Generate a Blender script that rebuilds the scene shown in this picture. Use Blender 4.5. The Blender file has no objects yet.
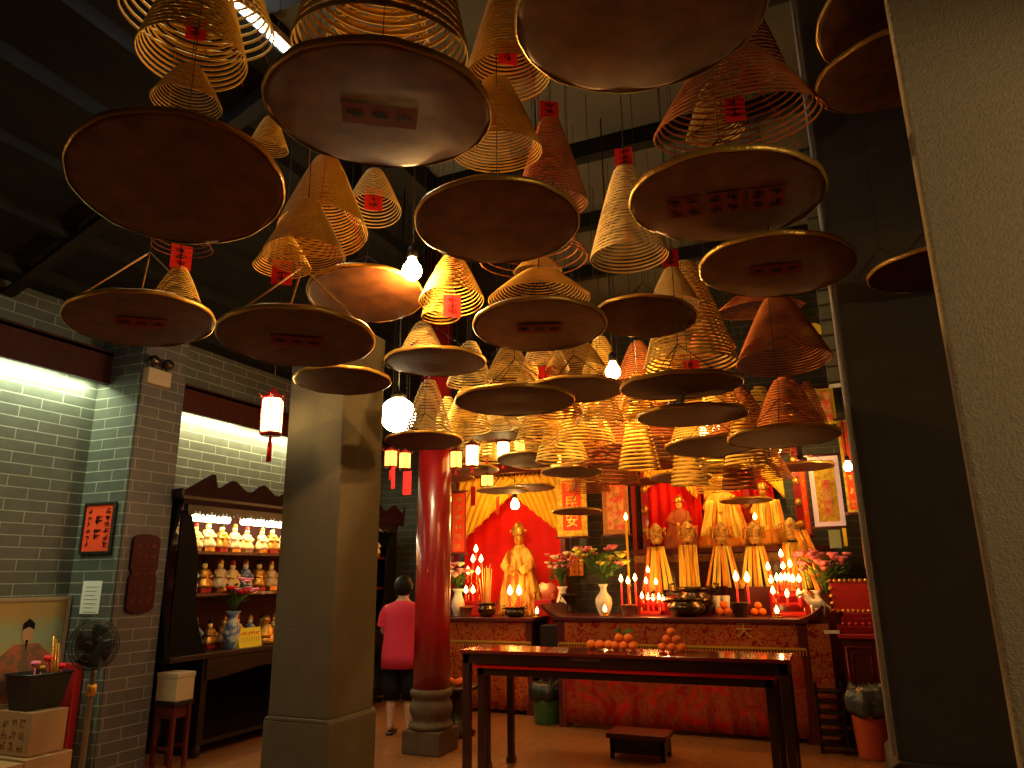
import bpy, math, random
from mathutils import Vector, Matrix
random.seed(7)
R = math.radians; PI = math.pi
COL = bpy.context.scene.collection
# ---------------------------------------------------------------- camera model
F=720.;CX,CY=512.,384.;PITCH=R(14.9);YAW=R(23.1);ROLL=R(.7);H=1.6
def basis():
    fx,fy,fz=-math.sin(YAW)*math.cos(PITCH),math.cos(YAW)*math.cos(PITCH),math.sin(PITCH)
    rx,ry,rz=math.cos(YAW),math.sin(YAW),0
    ux,uy,uz=ry*fz-rz*fy, rz*fx-rx*fz, rx*fy-ry*fx
    c,s=math.cos(ROLL),math.sin(ROLL)
    return (fx,fy,fz),[c*a-s*b for a,b in zip((rx,ry,rz),(ux,uy,uz))],[c*b+s*a for a,b in zip((rx,ry,rz),(ux,uy,uz))]
FW,RV,UV=basis()
def ray(px,py):
    a=(px-CX)/F;b=(CY-py)/F
    return [FW[i]+a*RV[i]+b*UV[i] for i in range(3)]
def atz(px,py,z): d=ray(px,py);t=(z-H)/d[2];return Vector((d[0]*t,d[1]*t,z))
def aty(px,py,y): d=ray(px,py);t=y/d[1];return Vector((d[0]*t,y,H+d[2]*t))
def atx(px,py,x): d=ray(px,py);t=x/d[0];return Vector((x,d[1]*t,H+d[2]*t))
def atd(px,py,D): d=ray(px,py);return Vector((d[0]*D,d[1]*D,H+d[2]*D))
def proj(p):
    v=(p[0],p[1],p[2]-H);w=sum(v[i]*FW[i] for i in range(3))
    return CX+F*sum(v[i]*RV[i] for i in range(3))/w, CY-F*sum(v[i]*UV[i] for i in range(3))/w, w
def zabove(p,py):
    lo,hi=p[2],p[2]+6
    for _ in range(40):
        m=(lo+hi)/2
        if proj((p[0],p[1],m))[1]>py: lo=m
        else: hi=m
    return lo
cd=bpy.data.cameras.new('camera'); cam=bpy.data.objects.new('camera',cd); COL.objects.link(cam)
cd.sensor_width=36; cd.lens=F*36/1024; cd.clip_start=.02; cd.clip_end=100
M3=Matrix((RV,UV,[-a for a in FW])).transposed()
cam.matrix_world=Matrix.Translation((0,0,H))@M3.to_4x4()
bpy.context.scene.camera=cam

# ---------------------------------------------------------------- materials
def newmat(name):
    m=bpy.data.materials.new(name); m.use_nodes=True; nt=m.node_tree
    return m,nt,nt.nodes['Principled BSDF']
def mat(name,col,rough=.6,metal=0,col2=None,scale=8,bump=0,bscale=40,emit=0,ecol=None,trans=0,sheen=0,coat=0,detail=3,contrast=.5,stretch=None,alpha=1):
    m,nt,b=newmat(name); L=nt.links
    b.inputs['Base Color'].default_value=(*col,1); b.inputs['Roughness'].default_value=rough; b.inputs['Metallic'].default_value=metal
    b.inputs['Coat Weight'].default_value=coat
    if rough>=.5: b.inputs['Specular IOR Level'].default_value=.15
    b.inputs['Transmission Weight'].default_value=trans; b.inputs['Alpha'].default_value=alpha
    tc=nt.nodes.new('ShaderNodeTexCoord'); vec=tc.outputs['Object']
    if stretch:
        mp=nt.nodes.new('ShaderNodeMapping'); mp.inputs['Scale'].default_value=stretch; L.new(vec,mp.inputs['Vector']); vec=mp.outputs[0]
    if col2:
        n=nt.nodes.new('ShaderNodeTexNoise'); n.inputs['Scale'].default_value=scale; n.inputs['Detail'].default_value=detail; L.new(vec,n.inputs['Vector'])
        r=nt.nodes.new('ShaderNodeValToRGB'); r.color_ramp.elements[0].position=.5-contrast/2+.0; r.color_ramp.elements[1].position=.5+contrast/2
        r.color_ramp.elements[0].color=(*col,1); r.color_ramp.elements[1].color=(*col2,1)
        L.new(n.outputs['Fac'],r.inputs['Fac']); L.new(r.outputs[0],b.inputs['Base Color'])
    if bump:
        n2=nt.nodes.new('ShaderNodeTexNoise'); n2.inputs['Scale'].default_value=bscale; L.new(vec,n2.inputs['Vector'])
        bp=nt.nodes.new('ShaderNodeBump'); bp.inputs['Strength'].default_value=bump; bp.inputs['Distance'].default_value=.01
        L.new(n2.outputs['Fac'],bp.inputs['Height']); L.new(bp.outputs[0],b.inputs['Normal'])
    if emit:
        b.inputs['Emission Color'].default_value=(*(ecol or col),1); b.inputs['Emission Strength'].default_value=emit
    return m
def brick(name,axis,c1,c2,mortar,bw=.37,bh=.099,ms=.0055,off=0):
    m,nt,b=newmat(name); L=nt.links
    g=nt.nodes.new('ShaderNodeNewGeometry'); s=nt.nodes.new('ShaderNodeSeparateXYZ'); c=nt.nodes.new('ShaderNodeCombineXYZ')
    L.new(g.outputs['Position'],s.inputs[0]); L.new(s.outputs[axis],c.inputs[0]); L.new(s.outputs[2],c.inputs[1])
    t=nt.nodes.new('ShaderNodeTexBrick'); L.new(c.outputs[0],t.inputs['Vector'])
    t.inputs['Scale'].default_value=1; t.inputs['Brick Width'].default_value=bw; t.inputs['Row Height'].default_value=bh
    t.inputs['Mortar Size'].default_value=ms; t.inputs['Mortar Smooth'].default_value=.3
    t.inputs['Color1'].default_value=(*c1,1); t.inputs['Color2'].default_value=(*c2,1); t.inputs['Mortar'].default_value=(*mortar,1)
    n=nt.nodes.new('ShaderNodeTexNoise'); n.inputs['Scale'].default_value=9; n.inputs['Detail'].default_value=5; L.new(g.outputs['Position'],n.inputs['Vector'])
    mx=nt.nodes.new('ShaderNodeMix'); mx.data_type='RGBA'; mx.blend_type='MULTIPLY'; mx.inputs[0].default_value=.45
    L.new(t.outputs['Color'],mx.inputs[6]); L.new(n.outputs['Fac'],mx.inputs[7]); L.new(mx.outputs[2],b.inputs['Base Color'])
    bp=nt.nodes.new('ShaderNodeBump'); bp.inputs['Strength'].default_value=.4; bp.inputs['Distance'].default_value=.006; bp.invert=True
    L.new(t.outputs['Fac'],bp.inputs['Height']); L.new(bp.outputs[0],b.inputs['Normal']); b.inputs['Roughness'].default_value=.55
    return m
def cloth(name,c1,c2,c3,scale=9):
    # embroidered brocade: swirls of gold thread on coloured silk
    m,nt,b=newmat(name); L=nt.links
    tc=nt.nodes.new('ShaderNodeTexCoord')
    n=nt.nodes.new('ShaderNodeTexNoise'); n.inputs['Scale'].default_value=scale; n.inputs['Detail'].default_value=2; n.inputs['Distortion'].default_value=2.2
    L.new(tc.outputs['Object'],n.inputs['Vector'])
    r=nt.nodes.new('ShaderNodeValToRGB'); e=r.color_ramp.elements
    e[0].position=.40; e[0].color=(*c1,1); e[1].position=.62; e[1].color=(*c2,1)
    k=e.new(.47); k.color=(*c3,1); k=e.new(.52); k.color=(*c1,1); k=e.new(.56); k.color=(*c3,1)
    L.new(n.outputs['Fac'],r.inputs[0]); L.new(r.outputs[0],b.inputs['Base Color']); b.inputs['Roughness'].default_value=.6; b.inputs['Specular IOR Level'].default_value=.12
    bp=nt.nodes.new('ShaderNodeBump'); bp.inputs['Strength'].default_value=.3; L.new(n.outputs['Fac'],bp.inputs['Height']); L.new(bp.outputs[0],b.inputs['Normal'])
    return m
def floor_mat():
    m,nt,b=newmat('floor_tiles'); L=nt.links
    g=nt.nodes.new('ShaderNodeNewGeometry')
    t=nt.nodes.new('ShaderNodeTexBrick'); L.new(g.outputs['Position'],t.inputs['Vector']); t.offset=0
    t.inputs['Scale'].default_value=1; t.inputs['Brick Width'].default_value=.6; t.inputs['Row Height'].default_value=.6; t.inputs['Mortar Size'].default_value=.004
    t.inputs['Color1'].default_value=(.30,.12,.035,1); t.inputs['Color2'].default_value=(.25,.095,.03,1); t.inputs['Mortar'].default_value=(.14,.07,.04,1)
    n=nt.nodes.new('ShaderNodeTexNoise'); n.inputs['Scale'].default_value=14; n.inputs['Detail'].default_value=6; L.new(g.outputs['Position'],n.inputs['Vector'])
    mx=nt.nodes.new('ShaderNodeMix'); mx.data_type='RGBA'; mx.blend_type='OVERLAY'; mx.inputs[0].default_value=.7
    L.new(t.outputs['Color'],mx.inputs[6]); L.new(n.outputs['Fac'],mx.inputs[7]); L.new(mx.outputs[2],b.inputs['Base Color'])
    b.inputs['Roughness'].default_value=.32
    bp=nt.nodes.new('ShaderNodeBump'); bp.inputs['Strength'].default_value=.12; L.new(n.outputs['Fac'],bp.inputs['Height']); L.new(bp.outputs[0],b.inputs['Normal'])
    return m
def emis(name,col,s,tex=False):
    m=bpy.data.materials.new(name); m.use_nodes=True; nt=m.node_tree; nt.nodes.clear()
    o=nt.nodes.new('ShaderNodeOutputMaterial'); e=nt.nodes.new('ShaderNodeEmission'); e.inputs[0].default_value=(*col,1); e.inputs[1].default_value=s
    nt.links.new(e.outputs[0],o.inputs[0]); return m
M=dict(
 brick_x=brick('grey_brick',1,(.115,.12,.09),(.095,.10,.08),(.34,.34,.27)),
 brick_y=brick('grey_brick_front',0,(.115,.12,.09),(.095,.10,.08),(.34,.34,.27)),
 brick_b=brick('shaded_rear_brick',0,(.055,.055,.042),(.045,.045,.036),(.15,.145,.11)),  # grey brick copy, darkened to put the back wall's shade into its colour
 brick_r=brick('shaded_side_brick',1,(.055,.055,.042),(.045,.045,.036),(.15,.145,.11)),  # same darkened brick copy, with shade painted in for the right rear wall
 blackwood=mat('black_lacquered_wood',(.002,.001,.001),.8,col2=(.004,.002,.001),scale=5),
 crest=mat('dark_carved_crest',(.022,.0015,.0015),.75,col2=(.008,.001,.001),scale=6),
 edge=mat('lit_red_edge',(.85,.02,.012),.5),  # red raised to stand in for altar light on the polished edge
 brick_p=brick('brown_grey_brick',1,(.11,.09,.075),(.09,.075,.065),(.26,.22,.17)),
 floor=floor_mat(),
 ceil=mat('dark_roof_boards',(.006,.005,.004),.8,col2=(.011,.009,.007),scale=3,stretch=(8,1,1)),
 ceil2=mat('grey_slab_ceiling',(.085,.082,.070),.8,col2=(.11,.105,.085),scale=2),
 beam=mat('dark_beam',(.009,.008,.006),.7,col2=(.016,.014,.010),scale=4),
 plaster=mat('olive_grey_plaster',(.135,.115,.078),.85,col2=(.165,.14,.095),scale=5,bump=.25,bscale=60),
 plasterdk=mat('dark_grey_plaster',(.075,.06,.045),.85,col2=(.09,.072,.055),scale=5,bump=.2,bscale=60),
 stucco=mat('beige_stucco',(.40,.32,.21),.9,col2=(.50,.41,.27),scale=60,bump=.6,bscale=130,detail=6),
 redbeam=mat('red_brown_timber',(.045,.010,.007),.5,col2=(.065,.015,.01),scale=3,stretch=(1,6,1)),
 redlac=mat('red_lacquer',(.30,.006,.008),.28,coat=.4,col2=(.24,.005,.006),scale=2),
 stone=mat('grey_stone',(.085,.050,.032),.6,col2=(.13,.08,.05),scale=12,bump=.2),
 dkwood=mat('near_black_wood',(.008,.003,.0025),.4,col2=(.015,.005,.004),scale=5,stretch=(1,1,8)),
 tbl=mat('dark_red_brown_lacquer',(.030,.009,.007),.3,col2=(.045,.014,.010),scale=4,coat=.3),
 tbltop=mat('polished_red_lacquer_top',(.16,.014,.010),.16,coat=.6),
 rosew=mat('rosewood_red',(.11,.008,.006),.35,col2=(.065,.006,.005),scale=5,coat=.2),
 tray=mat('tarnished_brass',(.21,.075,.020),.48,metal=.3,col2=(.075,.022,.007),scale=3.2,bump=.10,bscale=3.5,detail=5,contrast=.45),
 tray_far=mat('shaded_red_brass',(.11,.028,.010),.6,metal=.15,col2=(.05,.012,.005),scale=4),  # darker, redder copy of the tray brass; far trays' shade is in the colour
 rim=mat('brass_rim',(.80,.48,.10),.38,metal=.7,bump=.3,bscale=25),
 coil=mat('yellow_incense',(.90,.60,.13),.85,col2=(.74,.42,.06),scale=3),
 coilp=mat('pale_incense',(.92,.70,.28),.85,col2=(.75,.50,.15),scale=3),
 coilr=mat('red_brown_incense',(.56,.19,.045),.85,col2=(.36,.09,.025),scale=3),
 tag=mat('red_paper',(.85,.03,.03),.7),
 paperdk=mat('faded_red_paper',(.24,.035,.02),.7),
 ink=mat('black_ink',(.01,.008,.008),.6),
 goldink=mat('gold_ink',(.62,.34,.04),.4,metal=.4),
 wire=mat('dark_wire',(.04,.03,.02),.5,metal=.3),
 cord=mat('tan_cord',(.45,.25,.09),.8),
 gold=mat('gold_leaf',(.80,.40,.06),.32,metal=.75,col2=(.55,.25,.05),scale=30,bump=.4,bscale=60),
 paleg=mat('pale_gold_porcelain',(.80,.62,.30),.35,col2=(.55,.30,.12),scale=25,bump=.3,bscale=50),
 white=mat('white_porcelain',(.72,.68,.58),.25,coat=.4),
 bluew=mat('blue_painted_porcelain',(.55,.52,.45),.3,col2=(.10,.16,.30),scale=16,contrast=.1),
 redcloth=mat('bright_red_silk',(.80,.012,.008),.6,col2=(.55,.008,.006),scale=4),
 yelcloth=mat('yellow_silk',(.92,.60,.04),.55,col2=(.80,.44,.03),scale=5),
 ribbon=mat('yellow_orange_ribbon',(.92,.80,.16),.55,col2=(.90,.60,.08),scale=9,stretch=(6,6,1)),
 oribbon=mat('orange_red_ribbon',(.92,.52,.06),.55,col2=(.80,.16,.03),scale=9,stretch=(6,6,1)),
 brocade=cloth('red_gold_brocade',(.30,.012,.006),(.22,.008,.005),(.42,.14,.022),8),
 brocade2=cloth('dragon_brocade',(.30,.010,.006),(.46,.016,.008),(.26,.065,.015),3.2),
 skin=mat('skin',(.55,.30,.19),.55), hair=mat('black_hair',(.012,.009,.008),.5),
 pink=mat('pink_red_shirt',(.62,.035,.07),.75,bump=.2,bscale=12), trouser=mat('black_trousers',(.012,.010,.012),.8),
 black=mat('black_plastic',(.012,.011,.010),.45), iron=mat('dark_bronze',(.05,.035,.022),.35,metal=.7),
 bronze=mat('polished_dark_bronze',(.10,.06,.03),.22,metal=.85),
 carton=mat('brown_cardboard',(.42,.23,.10),.8,col2=(.36,.19,.08),scale=5), cartont=mat('cardboard_tape',(.50,.33,.17),.5),
 cream=mat('cream_board',(.42,.30,.17),.7), paper=mat('white_paper',(.75,.72,.62),.8),
 orange=mat('orange_peel',(.80,.17,.02),.5,bump=.2,bscale=90), leaf=mat('leaf_green',(.06,.15,.03),.6,col2=(.10,.22,.05),scale=10),
 pinkf=mat('pink_petals',(.75,.12,.20),.6,col2=(.85,.30,.35),scale=30), yelf=mat('yellow_green_petals',(.62,.60,.10),.6), creamf=mat('cream_petals',(.80,.62,.45),.6),
 yellow=mat('bright_yellow_card',(.85,.68,.04),.6), terracotta=mat('terracotta',(.20,.07,.035),.6,col2=(.26,.10,.05),scale=12),
 orangeb=mat('orange_plastic',(.62,.09,.03),.4), green=mat('green_plastic',(.03,.11,.03),.4), bag=mat('grey_plastic_bag',(.06,.06,.05),.3,bump=1,bscale=18),
 redbox=mat('red_box',(.45,.015,.012),.45), glass=mat('fan_metal',(.30,.26,.20),.3,metal=.8), orangep=mat('orange_paper',(.80,.28,.06),.7),
 candle=mat('glowing_red_wax',(.75,.02,.015),.4,emit=.6,ecol=(1,.03,.01)),  # wax emits red by itself to imitate candlelight inside it
 flame=emis('flame',(1,.60,.16),16), lampw=emis('lamp_glow',(1,.62,.22),45), tubew=emis('tube_glow',(.86,1,.74),26), tubec=emis('cabinet_tube_glow',(1,.86,.55),14), tubeb=emis('cool_tube_glow',(.80,.92,1),22),
 lantern=emis('lantern_glow',(1,.68,.25),12), lanterny=emis('gold_lantern_glow',(1,.55,.06),4.5), redglow=emis('red_lamp_glow',(1,.03,.015),4),
)
# ---------------------------------------------------------------- mesh builder (world coordinates)
class MB:
    def __init__(s): s.v=[];s.f=[];s.sm=[]
    def add(s,vs,fs,smooth=False):
        o=len(s.v); s.v+= [tuple(v) for v in vs]; s.f+=[tuple(i+o for i in f) for f in fs]; s.sm+=[smooth]*len(fs); return s
    def box(s,x0,y0,z0,x1,y1,z1,rz=0,taper=0):
        x0,x1=sorted((x0,x1));y0,y1=sorted((y0,y1));z0,z1=sorted((z0,z1)); t=taper
        v=[(x0+t,y0+t,z0),(x1-t,y0+t,z0),(x1-t,y1-t,z0),(x0+t,y1-t,z0),(x0,y0,z1),(x1,y0,z1),(x1,y1,z1),(x0,y1,z1)]
        if rz:
            cx,cy=(x0+x1)/2,(y0+y1)/2;c,q=math.cos(rz),math.sin(rz); v=[(cx+(a-cx)*c-(b-cy)*q,cy+(a-cx)*q+(b-cy)*c,z) for a,b,z in v]
        return s.add(v,[(0,3,2,1),(4,5,6,7),(0,1,5,4),(1,2,6,5),(2,3,7,6),(3,0,4,7)])
    def lathe(s,prof,c=(0,0,0),n=24,sx=1,sy=1,closed=True,ang=0,flute=0,nf=8):
        v=[];f=[]
        for r,z in prof:
            for i in range(n):
                a=2*PI*i/n+ang; k=1+flute*math.cos(nf*a)
                v.append((c[0]+r*k*sx*math.cos(a),c[1]+r*k*sy*math.sin(a),c[2]+z))
        m=len(prof)
        for j in range(m-1):
            for i in range(n):
                f.append((j*n+i,j*n+(i+1)%n,(j+1)*n+(i+1)%n,(j+1)*n+i))
        if closed: f.append(tuple(range(n-1,-1,-1))); f.append(tuple((m-1)*n+i for i in range(n)))
        return s.add(v,f,True)
    def ball(s,c,r,n=12,sz=(1,1,1)):
        k=n//2+1
        return s.lathe([(max(1e-4,r*math.sin(PI*i/k)),-r*sz[2]*math.cos(PI*i/k)) for i in range(k+1)],c,n,sz[0],sz[1])
    def tube(s,pts,r,n=6,closed=False,caps=True):
        pts=[Vector(p) for p in pts]; m=len(pts); rr=r if isinstance(r,(list,tuple)) else [r]*m; v=[];f=[]; up=None
        for j,p in enumerate(pts):
            a=pts[(j-1)%m] if (closed or j>0) else p; b=pts[(j+1)%m] if (closed or j<m-1) else p
            t=(b-a).normalized() if (b-a).length>1e-9 else Vector((0,0,1))
            if up is None: up=Vector((0,0,1)) if abs(t.z)<.9 else Vector((1,0,0))
            sd=t.cross(up)
            if sd.length<1e-6: sd=t.orthogonal()
            sd.normalize(); u=sd.cross(t).normalized(); up=u
            for i in range(n):
                q=2*PI*i/n; v.append(p+sd*(rr[j]*math.cos(q))+u*(rr[j]*math.sin(q)))
        for j in range(m if closed else m-1):
            k=(j+1)%m
            for i in range(n): f.append((j*n+i,j*n+(i+1)%n,k*n+(i+1)%n,k*n+i))
        if caps and not closed: f.append(tuple(range(n-1,-1,-1))); f.append(tuple((m-1)*n+i for i in range(n)))
        return s.add(v,f,True)
    def prism(s,poly,axis,a,b):
        # poly of (u,w); axis x: (u=y,w=z), y: (u=x,w=z), z: (u=x,w=y)
        g={'x':lambda u,w,t:(t,u,w),'y':lambda u,w,t:(u,t,w),'z':lambda u,w,t:(u,w,t)}[axis]
        n=len(poly); v=[g(u,w,a) for u,w in poly]+[g(u,w,b) for u,w in poly]
        f=[tuple(range(n)),tuple(range(2*n-1,n-1,-1))]+[(i,i+n,(i+1)%n+n,(i+1)%n) for i in range(n)]
        return s.add(v,f)
    def grid(s,fn,nu,nv,smooth=True):
        v=[fn(i/nu,j/nv) for j in range(nv+1) for i in range(nu+1)]; w=nu+1
        return s.add(v,[(j*w+i,j*w+i+1,(j+1)*w+i+1,(j+1)*w+i) for j in range(nv) for i in range(nu)],smooth)
    def ring(s,p,yfix): pass
    def build(s,name,m,parent=None,bevel=0,solid=0,**kw):
        me=bpy.data.meshes.new(name)
        off=worldloc(parent) if parent else Vector((0,0,0))
        top=None
        if parent is None and kw.get('origin',True):
            xs=[v[0] for v in s.v];ys=[v[1] for v in s.v];zs=[v[2] for v in s.v]
            top=Vector(((min(xs)+max(xs))/2,(min(ys)+max(ys))/2,min(zs))); off=top
        me.from_pydata([(v[0]-off.x,v[1]-off.y,v[2]-off.z) for v in s.v],[],s.f); me.update()
        me.polygons.foreach_set('use_smooth',s.sm)
        me.materials.append(M[m] if isinstance(m,str) else m)
        o=bpy.data.objects.new(name,me); COL.objects.link(o)
        if parent: o.parent=parent
        elif top is not None: o.location=top
        if bevel:
            b=o.modifiers.new('bevel','BEVEL'); b.width=bevel; b.segments=2; b.limit_method='ANGLE'
        if solid:
            b=o.modifiers.new('solid','SOLIDIFY'); b.thickness=solid
        o['_w']=list(off)
        if kw.get('label') and not kw.get('cat'): o['label']=kw['label']
        if kw.get('cat'): tag(o,kw['label'],kw['cat'],kw.get('group'))
        return o
def worldloc(o):
    return Vector(o['_w']) if '_w' in o else Vector(o.location)
def tag(o,label,cat,group=None):
    o['label']=label; o['category']=cat
    if group: o['group']=group
    return o
def thing(name,label,cat,loc,group=None):
    o=bpy.data.objects.new(name,None); COL.objects.link(o); o.location=loc; o.empty_display_size=.05; o['_w']=list(loc)
    return tag(o,label,cat,group)
def struct(name,mb,m,parent=None,**kw):
    o=mb.build(name,m,parent,origin=False,**kw) if parent is None else mb.build(name,m,parent,**kw)
    if parent is None: o['kind']='structure'
    return o
def dup(root,loc,label=None,group=None,rz=None,scale=None):
    r=root.copy(); COL.objects.link(r); r.location=loc; r['_w']=list(loc)
    if rz is not None: r.rotation_euler.z=rz
    if scale: r.scale=scale
    if label: r['label']=label
    if group: r['group']=group
    for ch in list(root.children):
        c=ch.copy(); COL.objects.link(c); c.parent=r
        for g in list(ch.children):
            d=g.copy(); COL.objects.link(d); d.parent=c
    return r
def text(name,body,size,m,loc,rx=PI/2,rz=0,parent=None,ext=.002,spacing=1,vertical=False):
    cu=bpy.data.curves.new(name,'FONT'); cu.body='\n'.join(body) if vertical else body; cu.size=size; cu.extrude=ext; cu.align_x='CENTER'; cu.align_y='CENTER'
    if vertical: cu.space_line=spacing
    t=bpy.data.objects.new(name,cu); COL.objects.link(t)
    bpy.context.view_layer.update()
    me=bpy.data.meshes.new_from_object(t.evaluated_get(bpy.context.evaluated_depsgraph_get()))
    COL.objects.unlink(t); bpy.data.objects.remove(t)
    me.transform(Matrix.Rotation(rz,4,'Z')@Matrix.Rotation(rx,4,'X')); me.materials.clear(); me.materials.append(M[m])
    o=bpy.data.objects.new(name,me); COL.objects.link(o)
    o.location=Vector(loc)-(worldloc(parent) if parent else Vector((0,0,0)))
    if parent: o.parent=parent
    return o
def strokes(mb,c,w,h,ux,uz,n,t=.002,nrm=None):
    """unreadable faded brush marks: little bars inside a w x h cell; ux/uz are the cell's axes"""
    ux=Vector(ux);uz=Vector(uz);nn=ux.cross(uz)
    for i in range(n):
        a=random.uniform(-.4,.4)*w;b=random.uniform(-.42,.42)*h
        if random.random()<.6: dx,dz=random.uniform(.2,.45)*w,.035*h
        else: dx,dz=.04*w,random.uniform(.15,.35)*h
        a=max(-w/2+dx,min(w/2-dx,a)); b=max(-h/2+dz,min(h/2-dz,b))
        p=Vector(c)+ux*a+uz*b
        vs=[p-ux*dx-uz*dz,p+ux*dx-uz*dz,p+ux*dx+uz*dz,p-ux*dx+uz*dz]
        mb.add([v-nn*t for v in vs]+[v+nn*t for v in vs],[(0,3,2,1),(4,5,6,7),(0,1,5,4),(1,2,6,5),(2,3,7,6),(3,0,4,7)])
def plight(name,loc,e,col,r=.03):
    l=bpy.data.lights.new(name,'POINT'); l.energy=e; l.color=col; l.shadow_soft_size=r
    o=bpy.data.objects.new(name,l); COL.objects.link(o); o.location=loc; return o
def alight(name,loc,e,col,sx,sy,rot):
    l=bpy.data.lights.new(name,'AREA'); l.shape='RECTANGLE'; l.size=sx; l.size_y=sy; l.energy=e; l.color=col
    o=bpy.data.objects.new(name,l); COL.objects.link(o); o.location=loc; o.rotation_euler=rot; return o
# ================================================================ SETTING
WX=-6.27
struct('floor',MB().box(-6.5,-2.6,-.12,2.7,9.7,0),'floor')
struct('wall_left',MB().box(WX-.18,-2.6,0,WX,9.7,4.25),'brick_x')
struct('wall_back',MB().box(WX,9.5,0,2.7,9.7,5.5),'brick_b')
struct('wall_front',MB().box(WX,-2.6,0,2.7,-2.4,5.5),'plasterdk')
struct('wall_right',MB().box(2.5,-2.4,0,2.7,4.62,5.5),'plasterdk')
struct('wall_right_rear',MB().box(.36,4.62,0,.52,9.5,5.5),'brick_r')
sl=MB(); z0,z1=4.12,5.42; sl.prism([(WX-.2,z0-.085),(-3.2,z1-.03),(-3.2,z1+.12),(WX-.2,z0+.1)],'y',-2.6,9.7); struct('ceiling',sl,'ceil')
struct('ceiling_slab',MB().box(-3.2,-2.6,5.4,2.7,9.7,5.55),'ceil2')
for i in range(6):
    t=.08+i*.17; x=WX+t*(3.07); z=z0+t*(z1-z0)
    struct('trim_%d'%(10+i),MB().box(x-.05,-2.4,z-.12,x+.05,9.5,z+.0),'beam')
for i,y in enumerate((1.5,3.0,4.3,5.6,6.9,8.2)):
    struct('trim_%d'%(20+i),MB().box(-3.2,y-.06,5.24,2.5 if y<4.6 else .36,y+.06,5.4),'beam')
struct('trim_30',MB().box(-3.32,-2.4,5.16,-3.14,9.5,5.42),'beam')
struct('trim_31',MB().prism([(WX,3.98),(WX+.05,3.98),(-3.3,5.16),(-3.3,5.3)],'y',3.55,3.66),'beam')
# brick pilaster between the two wall bays
pl=MB().box(WX,4.59,0,-5.7,5.08,4.28)
o=struct('wall_pilaster',pl,'brick_p'); 
struct('wall_pilaster_side',MB().box(WX,4.575,0,-5.715,4.592,4.26),'brick_y')
# pelmet boards hiding the strip lamps
struct('trim_1',MB().box(-6.14,-2.3,3.40,-6.10,4.57,3.70).box(WX,-2.3,3.67,-6.10,4.57,3.72),'redbeam')
struct('trim_2',MB().box(-6.14,5.09,3.32,-6.10,9.45,3.60).box(WX,5.09,3.57,-6.10,9.45,3.62),'redbeam')
def strip(x,y0,y1,z,label,e,m='tubew',col=(.82,1,.66)):
    t=thing('fluorescent_light',label,'light',(x,(y0+y1)/2,z))
    MB().tube([(x,y0,z),(x,y1,z)],.016,10).build('tube',m,t)
    MB().box(x-.03,y0-.03,z+.02,x+.03,y1+.03,z+.06).build('housing','cream',t)
    for y in (y0-.02,y1+.02): MB().box(x-.018,y-.012,z-.018,x+.018,y+.012,z+.03).build('socket','cream',t)
strip(-6.2,1.6,2.8,3.46,'fluorescent strip behind the pelmet, nearest to the picture of the deity',0)
strip(-6.2,3.0,4.2,3.46,'fluorescent strip behind the pelmet beside the brick pilaster on the left wall',0)
strip(-6.2,5.3,6.5,3.38,'fluorescent strip behind the pelmet above the near end of the statuette cabinet',0)
strip(-6.2,6.8,8.0,3.38,'fluorescent strip behind the pelmet above the far end of the statuette cabinet',0)
alight('strip_lamp',(-6.17,3.2,3.40),46,(.86,1,.60),.05,2.6,(0,R(22),0))
alight('strip_lamp',(-6.17,6.6,3.33),50,(1,.92,.45),.05,2.9,(0,R(22),0))

# ---------------------------------------------------------------- square plastered pillar
def pillar(label,x0,y0,x1,y1,zt,zb,m,ov=.035,name='square_pillar'):
    t=thing(name,label,'pillar',((x0+x1)/2,(y0+y1)/2,0))
    MB().box(x0,y0,zb,x1,y1,zt).build('shaft',m,t,bevel=.012)
    b=MB().box(x0-ov,y0-ov,0,x1+ov,y1+ov,zb-.02); b.prism([(x0-ov,zb-.02),(x1+ov,zb-.02),(x1,zb+.005),(x0,zb+.005)],'y',y0-ov,y1+ov)
    b.build('base',m,t,bevel=.006); return t
pillar('olive grey plastered square pillar in the left foreground with a wider plinth',-3.535,4.1,-3.045,4.6,3.42,.72,'plaster',ov=.018)
MB().box(-3.40,4.25,3.421,-3.24,4.45,5.2).build('dark_filler_post','blackwood',cat='post',label='added black post keeping the space above the left square pillar dark',bevel=.005)  # black post added so the area above the pillar stays dark
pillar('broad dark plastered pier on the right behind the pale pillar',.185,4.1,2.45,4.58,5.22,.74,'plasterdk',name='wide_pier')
MB().tube([(.168,4.13,.76),(.168,4.13,5.2)],.011,8).build('lit_edge_strip','paper',cat='edge strip',label='thin pale strip standing in for the lit left edge of the dark pier')  # pale strip added to paint the light along the pier's left edge
pillar('pale beige rough stucco pillar closest to the viewer at the right edge',.385,2.36,1.0,2.42,5.35,.4,'stucco',ov=.005)
a=aty(819,300,6.3); z_=aty(832,384,6.3).z
struct('trim_40',MB().box(a.x-.01,6.3,z_,.355,6.45,5.3),brick('pale_glazed_tile',0,(.16,.17,.12),(.13,.14,.10),(.03,.03,.02),bw=.6,bh=.135,ms=.012))
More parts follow.
